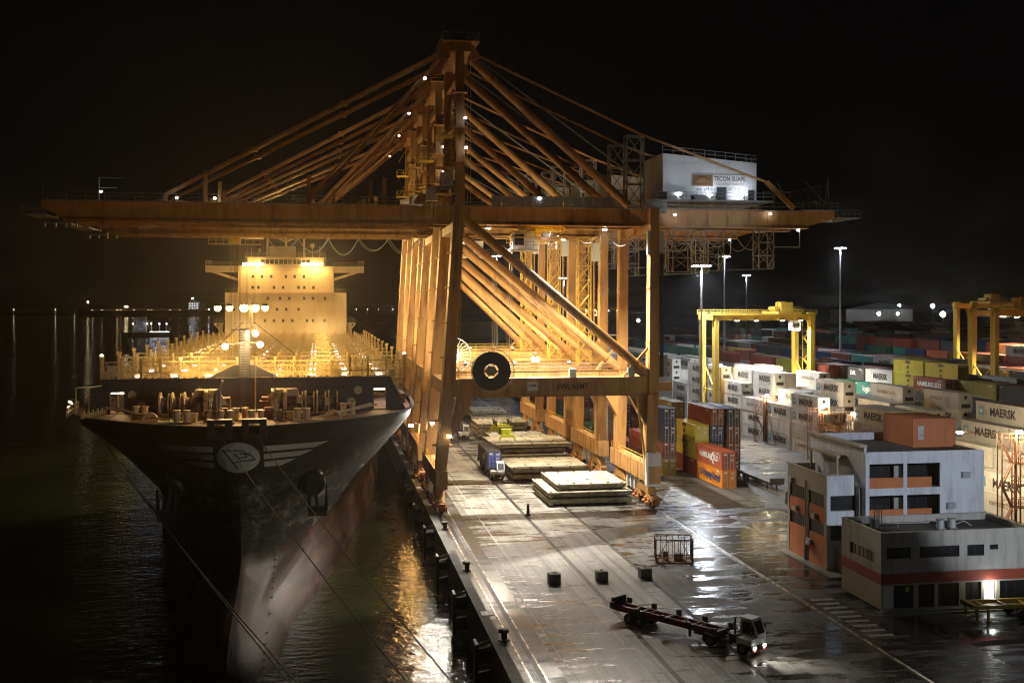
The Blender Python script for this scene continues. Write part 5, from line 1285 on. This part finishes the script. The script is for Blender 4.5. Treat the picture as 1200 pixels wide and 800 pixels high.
# ---------------------------------------------------------------- terminal tractors
def tractor(loc, rz, label, body, lit, trailer):
    """heading along local -y; origin under the front axle"""
    t = thing('terminal_tractor', label, 'tractor', loc, rz)
    m = MB(); m.box(-.45,-.6,.62,.45,4.6,.95); m.box(-1.1,-1.0,.55,1.1,.5,.9); m.box(-1.15,-1.05,.45,1.15,-.9,.85); m.build('chassis', M['black'], t)
    c = MB(); c.extrude([(-.95,.9),(.85,.9),(.85,2.75),(-.35,2.85),(-.85,1.7)],'x',-.05,1.15); c.box(-1.1,-.95,.9,-.1,.6,1.45); c.box(-.1,-.35,2.83,1.2,.9,2.92); co = c.build('cab', body, t)
    w = MB(); w.extrude([(-.90,1.72),(-.42,2.7),(-.40,2.7),(-.86,1.72)],'x',.05,1.05); w.box(-.075,-.55,1.6,-.052,.65,2.6); w.box(1.152,-.55,1.6,1.17,.65,2.6); w.box(.05,.852,1.6,1.05,.87,2.6); w.build('cab_window', M['glass'], co)
    p = MB(); p.box(-.10,-.42,2.3,.02,-.30,2.83); p.bar((-.08,-.88,1.65),(-.08,-.38,2.8),.1); p.bar((1.12,-.88,1.65),(1.12,-.38,2.8),.1); p.build('window_pillar', body, co)
    e = MB(); e.tube((-.75,.9,.95),(-.75,.9,3.0),.09,8); e.box(-1.1,.6,.95,-.3,1.3,1.6); e.build('exhaust', M['black'], t)
    mr = MB(); mr.bar((1.2,-.5,2.3),(1.55,-.6,2.3),.05); mr.box(1.45,-.68,2.0,1.6,-.56,2.4); mr.bar((-.1,-.8,1.5),(-1.2,-.95,2.1),.05); mr.box(-1.25,-1.0,1.8,-1.1,-.9,2.2); mr.build('mirror', M['black'], co)
    for x in (-.72,.72):
        l = MB().box(x-.16,-1.09,.62,x+.16,-1.05,.84).build('headlight', M['g_head'] if lit else M['white'], t)
        if lit: spot(t,(x,-1.15,.75),(x*1.2,-9,0),2600,(1,.95,.85),60,.8,.06)
        MB().box(x-.12,-1.09,.46,x+.12,-1.06,.54).build('marker_light', M['g_red'] if lit else M['rust'], t)
    def wheel(x,y,r=.5,w=.32):
        o = MB().tube((x-w/2,y,r),(x+w/2,y,r),r,18).build('wheel', M['rubber'], t); MB().tube((x-w/2-.02,y,r),(x+w/2+.02,y,r),r*.5,12).build('rim', M['grey'], o)
    for x in (-.95,.95): wheel(x,0)
    for x in (-.98,-.62,.62,.98): wheel(x,3.4)
    f5 = MB(); f5.box(-.5,2.9,.95,.5,3.9,1.1); f5.build('coupling', M['black'], t)
    tr = M['red']; m = MB()
    for x in (-.55,.55): m.box(x-.11,2.6,1.15,x+.11,14.6,1.42); m.box(x-.07,5.0,.85,x+.07,14.6,1.15)
    to = m.build('trailer_frame', tr if trailer == 'red' else M['black'], t)
    x_ = MB()
    for k in range(7): x_.box(-.45,3.0+k*1.85,1.18,.45,3.2+k*1.85,1.38)
    x_.build('cross_member', tr if trailer == 'red' else M['black'], to)
    bl = MB()
    for yy in (2.7,5.5,8.4,11.3,14.3):
        bl.box(-1.25,yy-.12,1.2,1.25,yy+.12,1.40)
        for s in (-1,1): bl.box(s*1.25-.16,yy-.2,1.2,s*1.25+.16,yy+.2,1.75)
    bl.build('container_guide', M['black'], to)
    if trailer == 'red':
        bx = MB().box(-.9,14.4,1.0,.9,14.7,2.1).build('rear_board', M['black'], to)
        MB().box(-.5,4.6,.6,.9,5.4,1.15).build('tool_box', tr, to)
    mg = MB()
    for x in (-1,1): mg.box(x*.80-.34,2.75,1.02,x*.80+.34,4.05,1.08); mg.box(x*.80-.34,4.02,.35,x*.80+.34,4.06,1.05)
    mg.build('mudguard', M['black'], t)
    at_ = MB(); at_.tube((.55,1.2,.78),(.55,2.6,.78),.2,10); at_.tube((-.6,1.4,.72),(-.6,2.5,.72),.24,10); at_.build('air_tank', M['grey'], t)
    hz2 = MB()
    for x in (-.2,0,.2): hz2.bar((x,.95,1.6),(x,2.0,1.15),.05); hz2.bar((x,2.0,1.15),(x,2.9,1.3),.05)
    hz2.build('hose', M['rubber'], t)
    lg = MB()
    for x in (-.75,.75): lg.box(x-.08,5.6,.3,x+.08,5.8,1.15)
    lg.build('landing_leg', M['black'], to)
    for yy in (11.2,12.5):
        for x in (-.98,-.62,.62,.98): wheel(x,yy)
    return t
tractor((35.9,89.6,0),R(34.5),'white cabbed tractor with headlights on pulling an empty red flat trailer',M['truck_white'],True,'red')
tractor((28.9,184.6,0),0,'white tractor parked on the apron with a dark container on its trailer',M['truck_white'],False,'dark')
c = container(27.68,187.4,1.42,'charcoal','dark container with a blue front end loaded on the tractor trailer',text=('DAL',1.1,'white_print',.35,1.5,.02),group=None,jit=False)
for ch in c.children:
    if ch.name.startswith('door'): ch.color = (0.07,0.10,0.42,1)
tractor((30.2,240.5,0),0,'distant white tractor glimpsed past the dark crane leg',M['truck_white'],False,'dark')
# spreader hoisted on ropes
t = thing('container_spreader', 'lime yellow container spreader hanging on ropes above the loaded trailer', 'spreader', (31.6,196,6.4))
s = MB()
for x in (-.55,.55): s.box(x-.2,-5.8,0,x+.2,5.8,.5)
for y in (-5.9,5.7): s.box(-1.2,y-.2,-.05,1.2,y+.25,.45)
s.build('spreader_beam', M['lime'], t)
h = MB(); h.box(-1.6,-1.7,.6,1.6,-1.1,1.5); h.box(-1.6,1.1,.6,1.6,1.7,1.5); h.box(-1.4,-1.1,.7,-1.0,1.1,1.2); h.box(1.0,-1.1,.7,1.4,1.1,1.2); h.build('head_block', M['lime'], t)
for y in (-4.4,-2.8,2.8,4.4): MB().box(-.9,y-.45,.5,.9,y+.45,1.25).build('drive_box', M['lime'] if abs(y)>3 else M['black'], t)
w = MB()
for x in (-1.3,1.3):
    for y in (-1.4,1.4): w.ring((x,y,1.9),(1,0,0),.2,.55,.2,16)
w.build('sheave', M['black'], t)
for x in (-1.25,1.25):
    for y in (-5.9,5.9): MB().bar((x,y,0),(x*1.12,y*1.01,-.75),.28,.08).build('flipper', M['lime'], t)
rp = MB()
for x in (-1.5,-1.1,1.1,1.5):
    for y in (-1.4,1.4): rp.tube((x,y,2.0),(x*1.05,y,34.6),.035,5)
rp.build('hoist_rope', M['crane_rope'], t)
rp = thing('hoist_rope_set', 'thin hoist ropes hanging from the boom over the ship, left of the deckhouse', 'ropes', (-13.7,195,41))
w = MB()
for x in (-2.2,-1.4,-.6,.6,1.8):
    for y in (-1.4,1.4): w.tube((x,y,0),(x,y,-22.3),.035,5)
w.build('rope', M['crane_rope'], rp)
s = MB(); s.box(-6,-.4,-22.9,6,.4,-22.3); s.build('spreader_beam', M['lime'], rp)
# yellow dolly by the small building
t = thing('pipe_dolly', 'low yellow steel dolly on legs parked in front of the low grey building', 'trailer', (60.2,94.6,0), R(-1))
m = MB()
for y in (0,2.0): m.box(0,y-.14,1.15,9.5,y+.14,1.5)
m.box(-.2,-.2,1.2,.2,2.2,1.6); m.build('dolly_beam', M['yellow'], t)
m = MB()
for x in (1.2,3.4,5.6,7.8): m.box(x-.12,.14,1.2,x+.12,1.86,1.42)
m.build('dolly_cross_beam', M['yellow'], t)
for x in (.3,1.4):
    for y in (0,2.0): MB().bar((x,y,0),(x,y,1.2),.2).box(x-.3,y-.2,0,x+.3,y+.2,.06).build('dolly_leg', M['yellow'], t)
for x in (4.8,6.0):
    for y in (-.1,2.1): MB().tube((x,y-.14,.5),(x,y+.14,.5),.5,16).build('wheel', M['rubber'], t)
# truck trailer resting behind the corner stack
t = thing('flat_trailer', 'dark empty flat trailer parked beside the corner container stack', 'trailer', (69.8,165.5,0))
m = MB(); m.box(0,0,1.0,2.4,14,1.35); m.box(.3,.5,.8,.7,13.5,1.0); m.box(1.7,.5,.8,2.1,13.5,1.0); m.box(0,-.1,1.35,2.4,.1,2.0); m.build('trailer_bed', M['black'], t)
for y in (10,11.4): 
    for x in (.2,2.2): MB().tube((x-.15,y,.5),(x+.15,y,.5),.5,14).build('wheel', M['rubber'], t)
for x in (.4,2.0): MB().box(x-.1,2,0,x+.1,2.2,.9).build('landing_leg', M['black'], t)
t = thing('forklift', 'dark forklift standing on the road corner in front of the container stack', 'forklift', (69.0,153.5,0), R(25))
m = MB(); m.box(-1.0,-1.5,.5,1.0,1.4,1.5); m.box(-.9,.9,1.5,.9,1.4,1.9); m.build('forklift_body', M['black'], t)
m = MB()
for x in (-.8,.8): m.bar((x,-.7,1.5),(x,-.5,2.7),.1); m.bar((x,.8,1.5),(x,.7,2.7),.1)
m.box(-.9,-.6,2.7,.9,.8,2.78); m.build('overhead_guard', M['black'], t)
m = MB()
for x in (-.5,.5): m.box(x-.09,-1.85,.2,x+.09,-1.65,2.9); m.box(x-.08,-3.0,.15,x+.08,-1.8,.22)
m.build('mast_and_fork', M['grey'], t)
for x in (-.9,.9):
    for y in (-1,1): MB().tube((x-.18,y,.45),(x+.18,y,.45),.45,14).build('wheel', M['rubber'], t)
# ---------------------------------------------------------------- buildings
def wall_y(mb, y0, y1, x0, x1, z0, z1, holes):
    for a,b,c,d in wall_cells(x0,x1,z0,z1,holes): mb.box(a,y0,c,b,y1,d)
def wall_x(mb, x0, x1, y0, y1, z0, z1, holes):
    for a,b,c,d in wall_cells(y0,y1,z0,z1,holes): mb.box(x0,a,c,x1,b,d)
def window_y(par, y, x0, x1, z0, z1, n, depth=.18):
    f_ = MB(); f_.box(x0,y+depth-.02,z0,x1,y+depth+.04,z0+.07); f_.box(x0,y+depth-.02,z1-.07,x1,y+depth+.04,z1)
    for k in range(n+1): x = x0+(x1-x0)*k/n; f_.box(max(x0,x-.04),y+depth-.03,z0+.07,min(x1,x+.04),y+depth+.05,z1-.07)
    o = f_.build('window', M['black'], par)
    for k in range(n): a = x0+(x1-x0)*k/n; MB().box(a+.045,y+depth+.0,z0+.075,a+(x1-x0)/n-.045,y+depth+.02,z1-.075).build('pane', M['glass'], o)
    return o
def window_x(par, x, y0, y1, z0, z1, n, depth=.18):
    f_ = MB(); f_.box(x+depth-.02,y0,z0,x+depth+.04,y1,z0+.07); f_.box(x+depth-.02,y0,z1-.07,x+depth+.04,y1,z1)
    for k in range(n+1): y = y0+(y1-y0)*k/n; f_.box(x+depth-.03,max(y0,y-.04),z0+.07,x+depth+.05,min(y1,y+.04),z1-.07)
    o = f_.build('window', M['black'], par)
    for k in range(n): a = y0+(y1-y0)*k/n; MB().box(x+depth,a+.045,z0+.075,x+depth+.02,a+(y1-y0)/n-.045,z1-.075).build('pane', M['glass'], o)
    return o
B = thing('office_building', 'white three storey office block with terracotta panels and recessed balconies', 'building', (55.2,115.2,0))
for (yy,zz) in ((2.2,5.4),(7.2,5.4),(3.4,2.2),(8.4,8.55)): MB().box(-.42,yy,zz,-.003,yy+.85,zz+.6).build('air_conditioner', M['galv'], B)
# wing: x 0..3.4, y 0..10.3, z 0..10.6 (local)
m = MB()
wing_w = [(.5,4.5,6.9,8.4),(5.6,9.7,6.9,8.4),(.5,4.5,3.7,5.1),(5.6,9.7,3.7,5.1)]
pan = [(.3,4.6,5.1,6.9),(5.5,9.9,5.1,6.9),(.3,4.6,.15,3.7),(5.5,9.9,.15,3.7)]
wall_x(m,0,.25,0,10.3,0,10.6,wing_w+pan)
wf = [(.5,3.45,6.7,8.35),(.5,3.45,3.4,5.0)]
wall_y(m,0,.25,.25,3.45,0,10.6,wf)
m.box(.25,10.05,0,3.45,10.3,10.6); m.box(.25,.25,9.4,3.6,10.05,9.5); m.box(-.05,-.05,10.6,.3,10.35,10.7); m.box(.3,-.05,10.6,3.45,.3,10.7)
bo = m.build('wing_wall', M['wall_stone'], B)
m = MB().box(.32,.32,9.5,3.4,10.0,9.56); m.build('wing_roof', M['roof'], B)
for (a,b,c,d) in pan: MB().box(.06,a+.02,c+.02,.3,b-.02,d-.02).build('terracotta_panel', M['brick'], B)
for (a,b,c,d) in wing_w: window_x(B,0,a,b,c,d,6)
for (a,b,c,d) in wf: window_y(B,0,a,b,c,d,3)
MB().box(.26,.3,.01,.9,10.0,9.3).build('dark_interior', M['black'], B)
m = MB(); wall_y(m,-.12,-.003,0.02,3.3,0.02,10.58,[(.45,3.3,6.65,8.4),(.45,3.3,3.35,5.05)]); m.build('wing_front_render', M['wall_white'], B)
# main block: front plane y=-1.8, x 3.7..18
m = MB(); F0 = -2.0
bal = [(.45+3.7,8.2,9.4,12.1),(8.65,12.6,9.4,12.1),(.45+3.7,8.2,5.9,8.6),(8.65,12.6,5.9,8.6),(4.15,8.2,2.4,5.1),(8.65,12.6,2.4,5.1)]
wall_y(m,F0,F0+.3,3.7,18.0,0,13.3,bal)
m.box(3.7,F0+.3,0,3.95,12,13.9); m.box(17.75,F0+.3,0,18,12,13.3); m.box(3.95,11.75,0,17.75,12,13.9)
mo = m.build('main_wall', M['wall_white'], B)
for z in (5.55,9.05,12.4):
    MB().box(3.95,F0+.302,z,17.75,11.7,z+.3).build('floor_slab', M['wall_grey'], B)
MB().box(3.95,.4,.05,17.7,.6,12.35).build('inner_wall', M['wall_grey'], B)
for (a,b,c,d) in bal:
    MB().box(a,F0+.06,c,b-(.95 if a>8 else 0),F0+.26,c+1.15).build('balcony_panel', M['brick'], B)
    window_y(B,.2,a+.3,b-.2,c+.4,d-.15,3,.1)
m = MB(); m.box(3.9,F0+.05,13.3,17.9,F0+.25,13.42); m.build('parapet_cap', M['wall_white'], B)
m = MB().box(3.96,F0+.31,12.95,17.74,11.7,13.0); m.build('main_roof', M['roof'], B)
cn = MB(); cn.box(3.3,F0+.5,13.9,4.2,12.2,14.15); cn.box(2.5,2.5,12.2,3.7,9.5,12.5); cn.bar((2.6,2.6,9.5),(2.6,2.6,12.2),.2); cn.bar((2.6,9.4,9.5),(2.6,9.4,12.2),.2); cn.build('roof_canopy', M['wall_stone'], B)
for z in (3.0,6.3): MB().box(3.46,-1.0,z,3.69,3.0,z+3.0).build('link_wall', M['wall_grey'], B)
m = MB(); m.box(1.0,-2.6,2.3,3.5,-.15,2.42)
for k in range(12): m.box(1.05+k*.2,-2.6,2.42,1.12+k*.2,-.2,2.47)
m.build('lean_to_roof', M['galv'], B)
MB().box(1.1,-2.3,0,3.4,-.2,2.3).build('lean_to_wall', M['wall_grey'], B)
for (xx,zz) in ((13.4,7.0),(15.2,10.4)): MB().box(xx,F0-.4,zz,xx+.9,F0-.003,zz+.62).build('air_conditioner', M['galv'], B)
k_ = MB(); k_.prism([(-1.0,-3.2),(4.0,-3.2),(4.0,-.4),(-.0,-.14),(-.02,10.4),(-1.0,10.4)],0,.14); k_.build('plinth', M['kerb'], B)
pp = MB(); pp.tube((-.12,5.05,.1),(-.12,5.05,9.4),.08,8); pp.tube((-.12,5.3,.1),(-.12,5.3,2.8),.08,8); pp.box(-.25,4.4,2.0,-.02,4.8,2.9); pp.build('drain_pipe', M['wall_grey'], B)
t = thing('rooftop_cabin', 'terracotta orange box cabin standing on the flat roof of the white office', 'cabin', (67.9,119.0,13.02))
m = MB(); m.box(0,0,0,5.3,7,3.25)
m.box(-.06,-.06,0,.06,.06,3.3); m.box(5.2,-.06,0,5.36,.06,3.3); m.box(-.05,-.05,3.25,5.35,7.05,3.33); m.build('cabin_wall', M['brick'], t)
MB().box(.55,-.05,.9,1.3,-.02,2.5).build('cabin_window', M['yell_line'], t); fr=MB(); fr.box(.47,-.04,.82,.55,-.005,2.58); fr.box(1.3,-.04,.82,1.38,-.005,2.58); fr.build('window_frame', M['brick'], t)
for k in range(3): MB().box(1.9+k*1.1,-.02,.15,1.96+k*1.1,-.003,3.1).build('cover_strip', M['brick'], t)
# low building
S = thing('canteen_building', 'low grey flat roofed building with dark red band and glazed ground floor', 'building', (53.0,98.8,0))
m = MB(); LW = 16.5; SD = 8.2
up = [(.55,3.15,5.15,6.25),(4.05,8.25,5.15,6.25),(9.1,10.9,5.15,6.25),(11.5,12.4,5.7,6.2)]
wall_y(m,0,.25,0,LW,3.75,7.6,up); wall_x(m,0,.25,.25,SD,3.75,7.6,[(1.4,6.4,4.5,5.6)])
m.box(.25,SD-.25,3.75,LW,SD,7.6); m.box(LW-.25,.25,3.75,LW,SD-.25,7.6)
m.box(-.04,-.04,7.6,.30,SD+.04,7.72); m.box(.30,-.04,7.6,LW+.04,.30,7.72); m.box(.3,SD-.30,7.6,LW,SD+.04,7.72)
m.build('upper_wall', M['wall_grey'], S)
m = MB(); m.box(-.03,-.03,2.75,LW+.03,.28,3.74); m.box(-.03,.28,2.75,.28,SD+.03,3.74); m.build('red_band', M['band_red'], S)
m = MB(); wall_y(m,0,.25,0,LW,0.3,2.75,[(.25,1.5,.32,2.6),(1.5,3.4,.32,2.6),(3.9,5.6,.32,2.6),(6.0,8.2,.32,2.6),(8.9,10.6,.32,2.6),(10.9,12.2,.32,2.65),(12.6,16,.32,2.6)]); m.box(0,.25,.3,.25,SD,2.75); m.box(.25,SD-.25,.3,LW,SD,2.75); m.build('lower_wall', M['wall_stone'], S)
MB().box(.25,.27,6.9,LW-.25,SD-.25,7.0).build('flat_roof', M['roof'], S)
MB().box(.25,.25,3.4,LW-.25,SD-.25,3.5).build('floor_slab', M['wall_grey'], S)
for (a,b,c,d) in up[:3]: window_y(S,0,a,b,c,d,max(2,int((b-a)/.8)))
window_y(S,0,*up[3],1); window_x(S,0,1.4,6.4,4.5,5.6,6)
for (a,b,n) in ((1.5,3.4,2),(3.9,5.6,2),(6.0,8.2,3),(8.9,10.6,2),(12.6,16,4)): window_y(S,0,a,b,.32,2.6,n)
MB().box(.3,.2,.35,1.4,.3,2.5).build('door', M['white'], S)
lr = MB().box(10.95,.30,.35,12.15,.36,2.62).build('lit_doorway', M['g_room'], S); omni(S,(11.5,-.5,2.3),90,(.95,1,.97),.2)
MB().box(2.6,.1,1.9,3.0,.16,2.35).build('notice', M['lime'], S)
MB().box(-.6,-1.3,0,LW,-.02,.15).build('step', M['kerb'], S); MB().box(-.35,-.8,.15,LW,-.02,.3).build('step', M['kerb'], S)
def roofgear(x,y,lab):
    t = thing('water_tank', lab, 'tank', (53+x,98.8+y,7.0)); MB().tube((0,0,.15),(0,0,.95),.42,16,.38).build('tank_body', M['galv'], t); MB().tube((0,0,.95),(0,0,1.02),.46,16).build('tank_lid', M['grey'], t)
    b = MB(); b.box(-.4,-.4,0,.4,.4,.15); b.build('tank_base', M['kerb'], t)
roofgear(8.6,4.0,'left round tank of the pair on the low building roof'); roofgear(10.0,4.2,'right round tank of the pair on the low building roof'); roofgear(2.2,5.4,'round vent tank alone at the left end of the low roof')
t = thing('roof_pipe', 'thin pipe run crossing the roof of the low building', 'pipe', (53,98.8,7.0)); m = MB(); m.tube((2.4,5.2,.5),(8.6,5.0,.5),.06,6); m.tube((10.4,4.2,.4),(11.6,4.6,.6),.05,6); m.tube((11.6,4.6,.6),(12.2,4.2,.2),.05,6); m.build('pipe_run', M['galv'], t)
MB().tube((4.6,5.15,0),(4.6,5.15,.5),.05,6).build('pipe_leg', M['galv'], t)
t = thing('roof_ladder', 'small dark cage ladder rising above the low building roof edge', 'ladder', (56.2,105.6,7.0)); m = MB()
for x in (0,.5): m.bar((x,0,0),(x,0,2.0),.06); m.bar((x,.5,0),(x,.5,2.0),.06)
m.build('ladder_rail', M['black'], t); m = MB()
for z in (.4,.9,1.4,2.0): m.bar((0,0,z),(.5,0,z),.05); m.bar((0,.5,z),(.5,.5,z),.05)
m.build('ladder_rung', M['black'], t)
# ---------------------------------------------------------------- far water and far shore
tag(MB().box(-2400,3300,-6,1500,3340,-1.5).build('far_breakwater', M['roof']), kind='structure')
T = thing('tanker_ship', 'distant tanker lying at anchor with orange deck lights left of the container ship', 'ship', (-452,2900,WZ), R(4))
m = MB(); m.prism([(-160,0),(-150,-22),(130,-22),(165,0),(130,22),(-150,22)],0,13); m.extrude([(-160,13),(-120,13),(-122,17),(-165,18)],'y',-18,18); m.build('hull', M['ship_dark'], T)
m = MB(); m.box(-140,-6,13,110,6,15.5); m.build('deck_pipe', M['ship_deck'], T)
m = MB(); m.box(112,-18,13,140,18,38); m.box(118,-20,38,134,20,42); m.bar((126,0,42),(126,0,54),1.4); m.box(142,-8,13,152,8,34); m.build('deckhouse', M['grey'], T)
m = MB()
for x in (0,6,20,28,40): m.bar((x,0,13),(x,0,34),1.2)
m.bar((-30,0,24),(0,0,26),1.2); m.bar((-30,0,13),(-30,0,24),1.2); m.bar((-128,0,13),(-128,0,36),1.4); m.build('deck_crane', M['ship_deck'], T)
m = MB()
for x in (-118,-96,-60,-52,-20,14,22,66,90): m.box(x,-21,15.4,x+1.5,-19.9,16.0)
m.box(-130,-20,33,-127,-19,37); m.box(-42,-21,22,-34,-19,25); m.build('deck_lamp', M['g_dot'], T)
m = MB()
for i in range(6):
    for j in range(3): m.box(113+i*4.2,-18.8,19+j*6,113.7+i*4.2,-18.1,19.7+j*6)
m.box(120,-21,43,123,-20,46); m.box(160,-6,16,162,-5,18); m.build('cabin_lamp', M['g_dotc'], T)
omni(T,(-60,-14,24),700,SODIUM,1); omni(T,(125,-26,30),150,COOL,1)
T = thing('service_vessel', 'small vessel with lit white deckhouse on the dark water beyond the bow', 'boat', (-176,1165,WZ), R(3))
m = MB(); m.prism([(-26,0),(-22,-6),(22,-6),(24,0),(22,6),(-22,6)],0,4.5); m.build('hull', M['ship_dark'], T)
m = MB(); m.box(-12,-4,4.5,-2,4,20); m.box(-14,-4.2,4.5,-12,4.2,11); m.build('deckhouse', M['white'], T)
m = MB()
for x in (3,11,18): m.bar((x,-4,4.5),(x,-4,13),.35); m.box(x-.5,-4.6,12.6,x+.5,-4.2,13.4)
m.build('deck_mast', M['white'], T)
m = MB()
for x in (-14.6,-1.0,3,11,18): m.box(x-.4,-5.4,12.7,x+.4,-4.9,13.5)
m.box(2,-6,4.8,20,-5.6,5.1); m.build('deck_lamp', M['g_dotc'], T)
omni(T,(-8,-8,9),60,COOL,.3)
def buoy(x,y,lab,mat):
    t = thing('light_beacon', lab, 'beacon', (x,y,-1.5)); MB().tube((0,0,-4),(0,0,9),1.2,8,.5).build('beacon_tower', M['white'], t); MB().sphere((0,0,10.2),1.3,8,6).build('lamp', mat, t)
for x,y,lab,mat in ((-869,3318,'leftmost cool beacon light on the far breakwater','c'),(-757,3318,'second beacon light from the left on the far breakwater','w'),(-705,3318,'third beacon light from the left on the far breakwater','c'),(94,3318,'warm beacon light just right of the ship deckhouse','w'),(127,3318,'second warm beacon light right of the ship deckhouse','w'),(203,3318,'cool beacon light close to the crane legs','c'),(160,3318,'beacon light half hidden by the crane legs','w')): buoy(x,y,lab,M['g_far'])
# distant sheds and lamps inland
def lamp_post(x,y,h,lab,r=1.0):
    t = thing('distant_lamp', lab, 'lamp post', (x,y,0), 0, 'distant lamp posts behind the yard'); MB().tube((0,0,0),(0,0,h),.25,6).build('lamp_pole', M['galv'], t); MB().sphere((0,0,h),r,8,6).build('lamp_head', M['g_cool'], t)
for k,(px,dy,h,r) in enumerate(((1027,900,18,1.3),(1030,800,12,1.4),(1054,900,18,1.2),(1093,820,18,1.5),(1105,760,12,1.9),(1167,640,12,1.3),(1052,800,12,1.0),(690,760,24,1.2),(705,900,20,1.0),(760,820,17,1.2),(748,700,14,1.0),(600,900,12,1.0),(1190,1000,22,1.2))):
    a = math.atan((px-600)/1290)+R(9.678); lamp_post(dy*math.tan(a),dy,h+(9 if k<7 or k==12 else 4),'%s distant lamp post from the left behind the stacks' % ORD[[6,7,9,10,11,12,8,1,2,5,3,0,13][k]],r)
def shed(x,y,w,d,h,lab):
    t = thing('distant_shed', lab, 'shed', (x,y,0)); MB().box(0,0,0,w,d,h).build('shed_wall', M['wall_grey'], t); m = MB(); m.extrude([(-1,h),(w+1,h),(w/2,h+h*.25)],'y',-1,d+1); m.build('shed_roof', M['roof'], t)
    m = MB()
    for k in range(int(w/12)): m.box(4+k*12,-.2,1,9+k*12,0,6)
    m.build('shed_door', M['galv'], t)
shed(290,800,60,30,22,'low pale shed on the skyline behind the lamp posts'); shed(430,860,60,30,24,'shed on the skyline left of the farther right gantry'); shed(120,900,90,30,14,'long dark shed far behind the landside crane legs')
tag(MB().box(100,1500,0,3000,1530,14).build('far_treeline', M['roof']), kind='stuff')
# ---------------------------------------------------------------- night haze
HAZE = 0.00012
hz_ = MB().box(-7200,-500,-12,9200,11200,82).build('haze', None)
m = bpy.data.materials.new('night_haze'); m.use_nodes = True; nt = m.node_tree; nt.nodes.clear()
out = nt.nodes.new('ShaderNodeOutputMaterial'); pv = nt.nodes.new('ShaderNodeVolumePrincipled')
pv.inputs['Color'].default_value = (0.9,0.88,0.85,1); pv.inputs['Density'].default_value = HAZE; pv.inputs['Anisotropy'].default_value = 0.78
nt.links.new(pv.outputs[0], out.inputs['Volume']); hz_.data.materials.append(m); tag(hz_, kind='stuff')
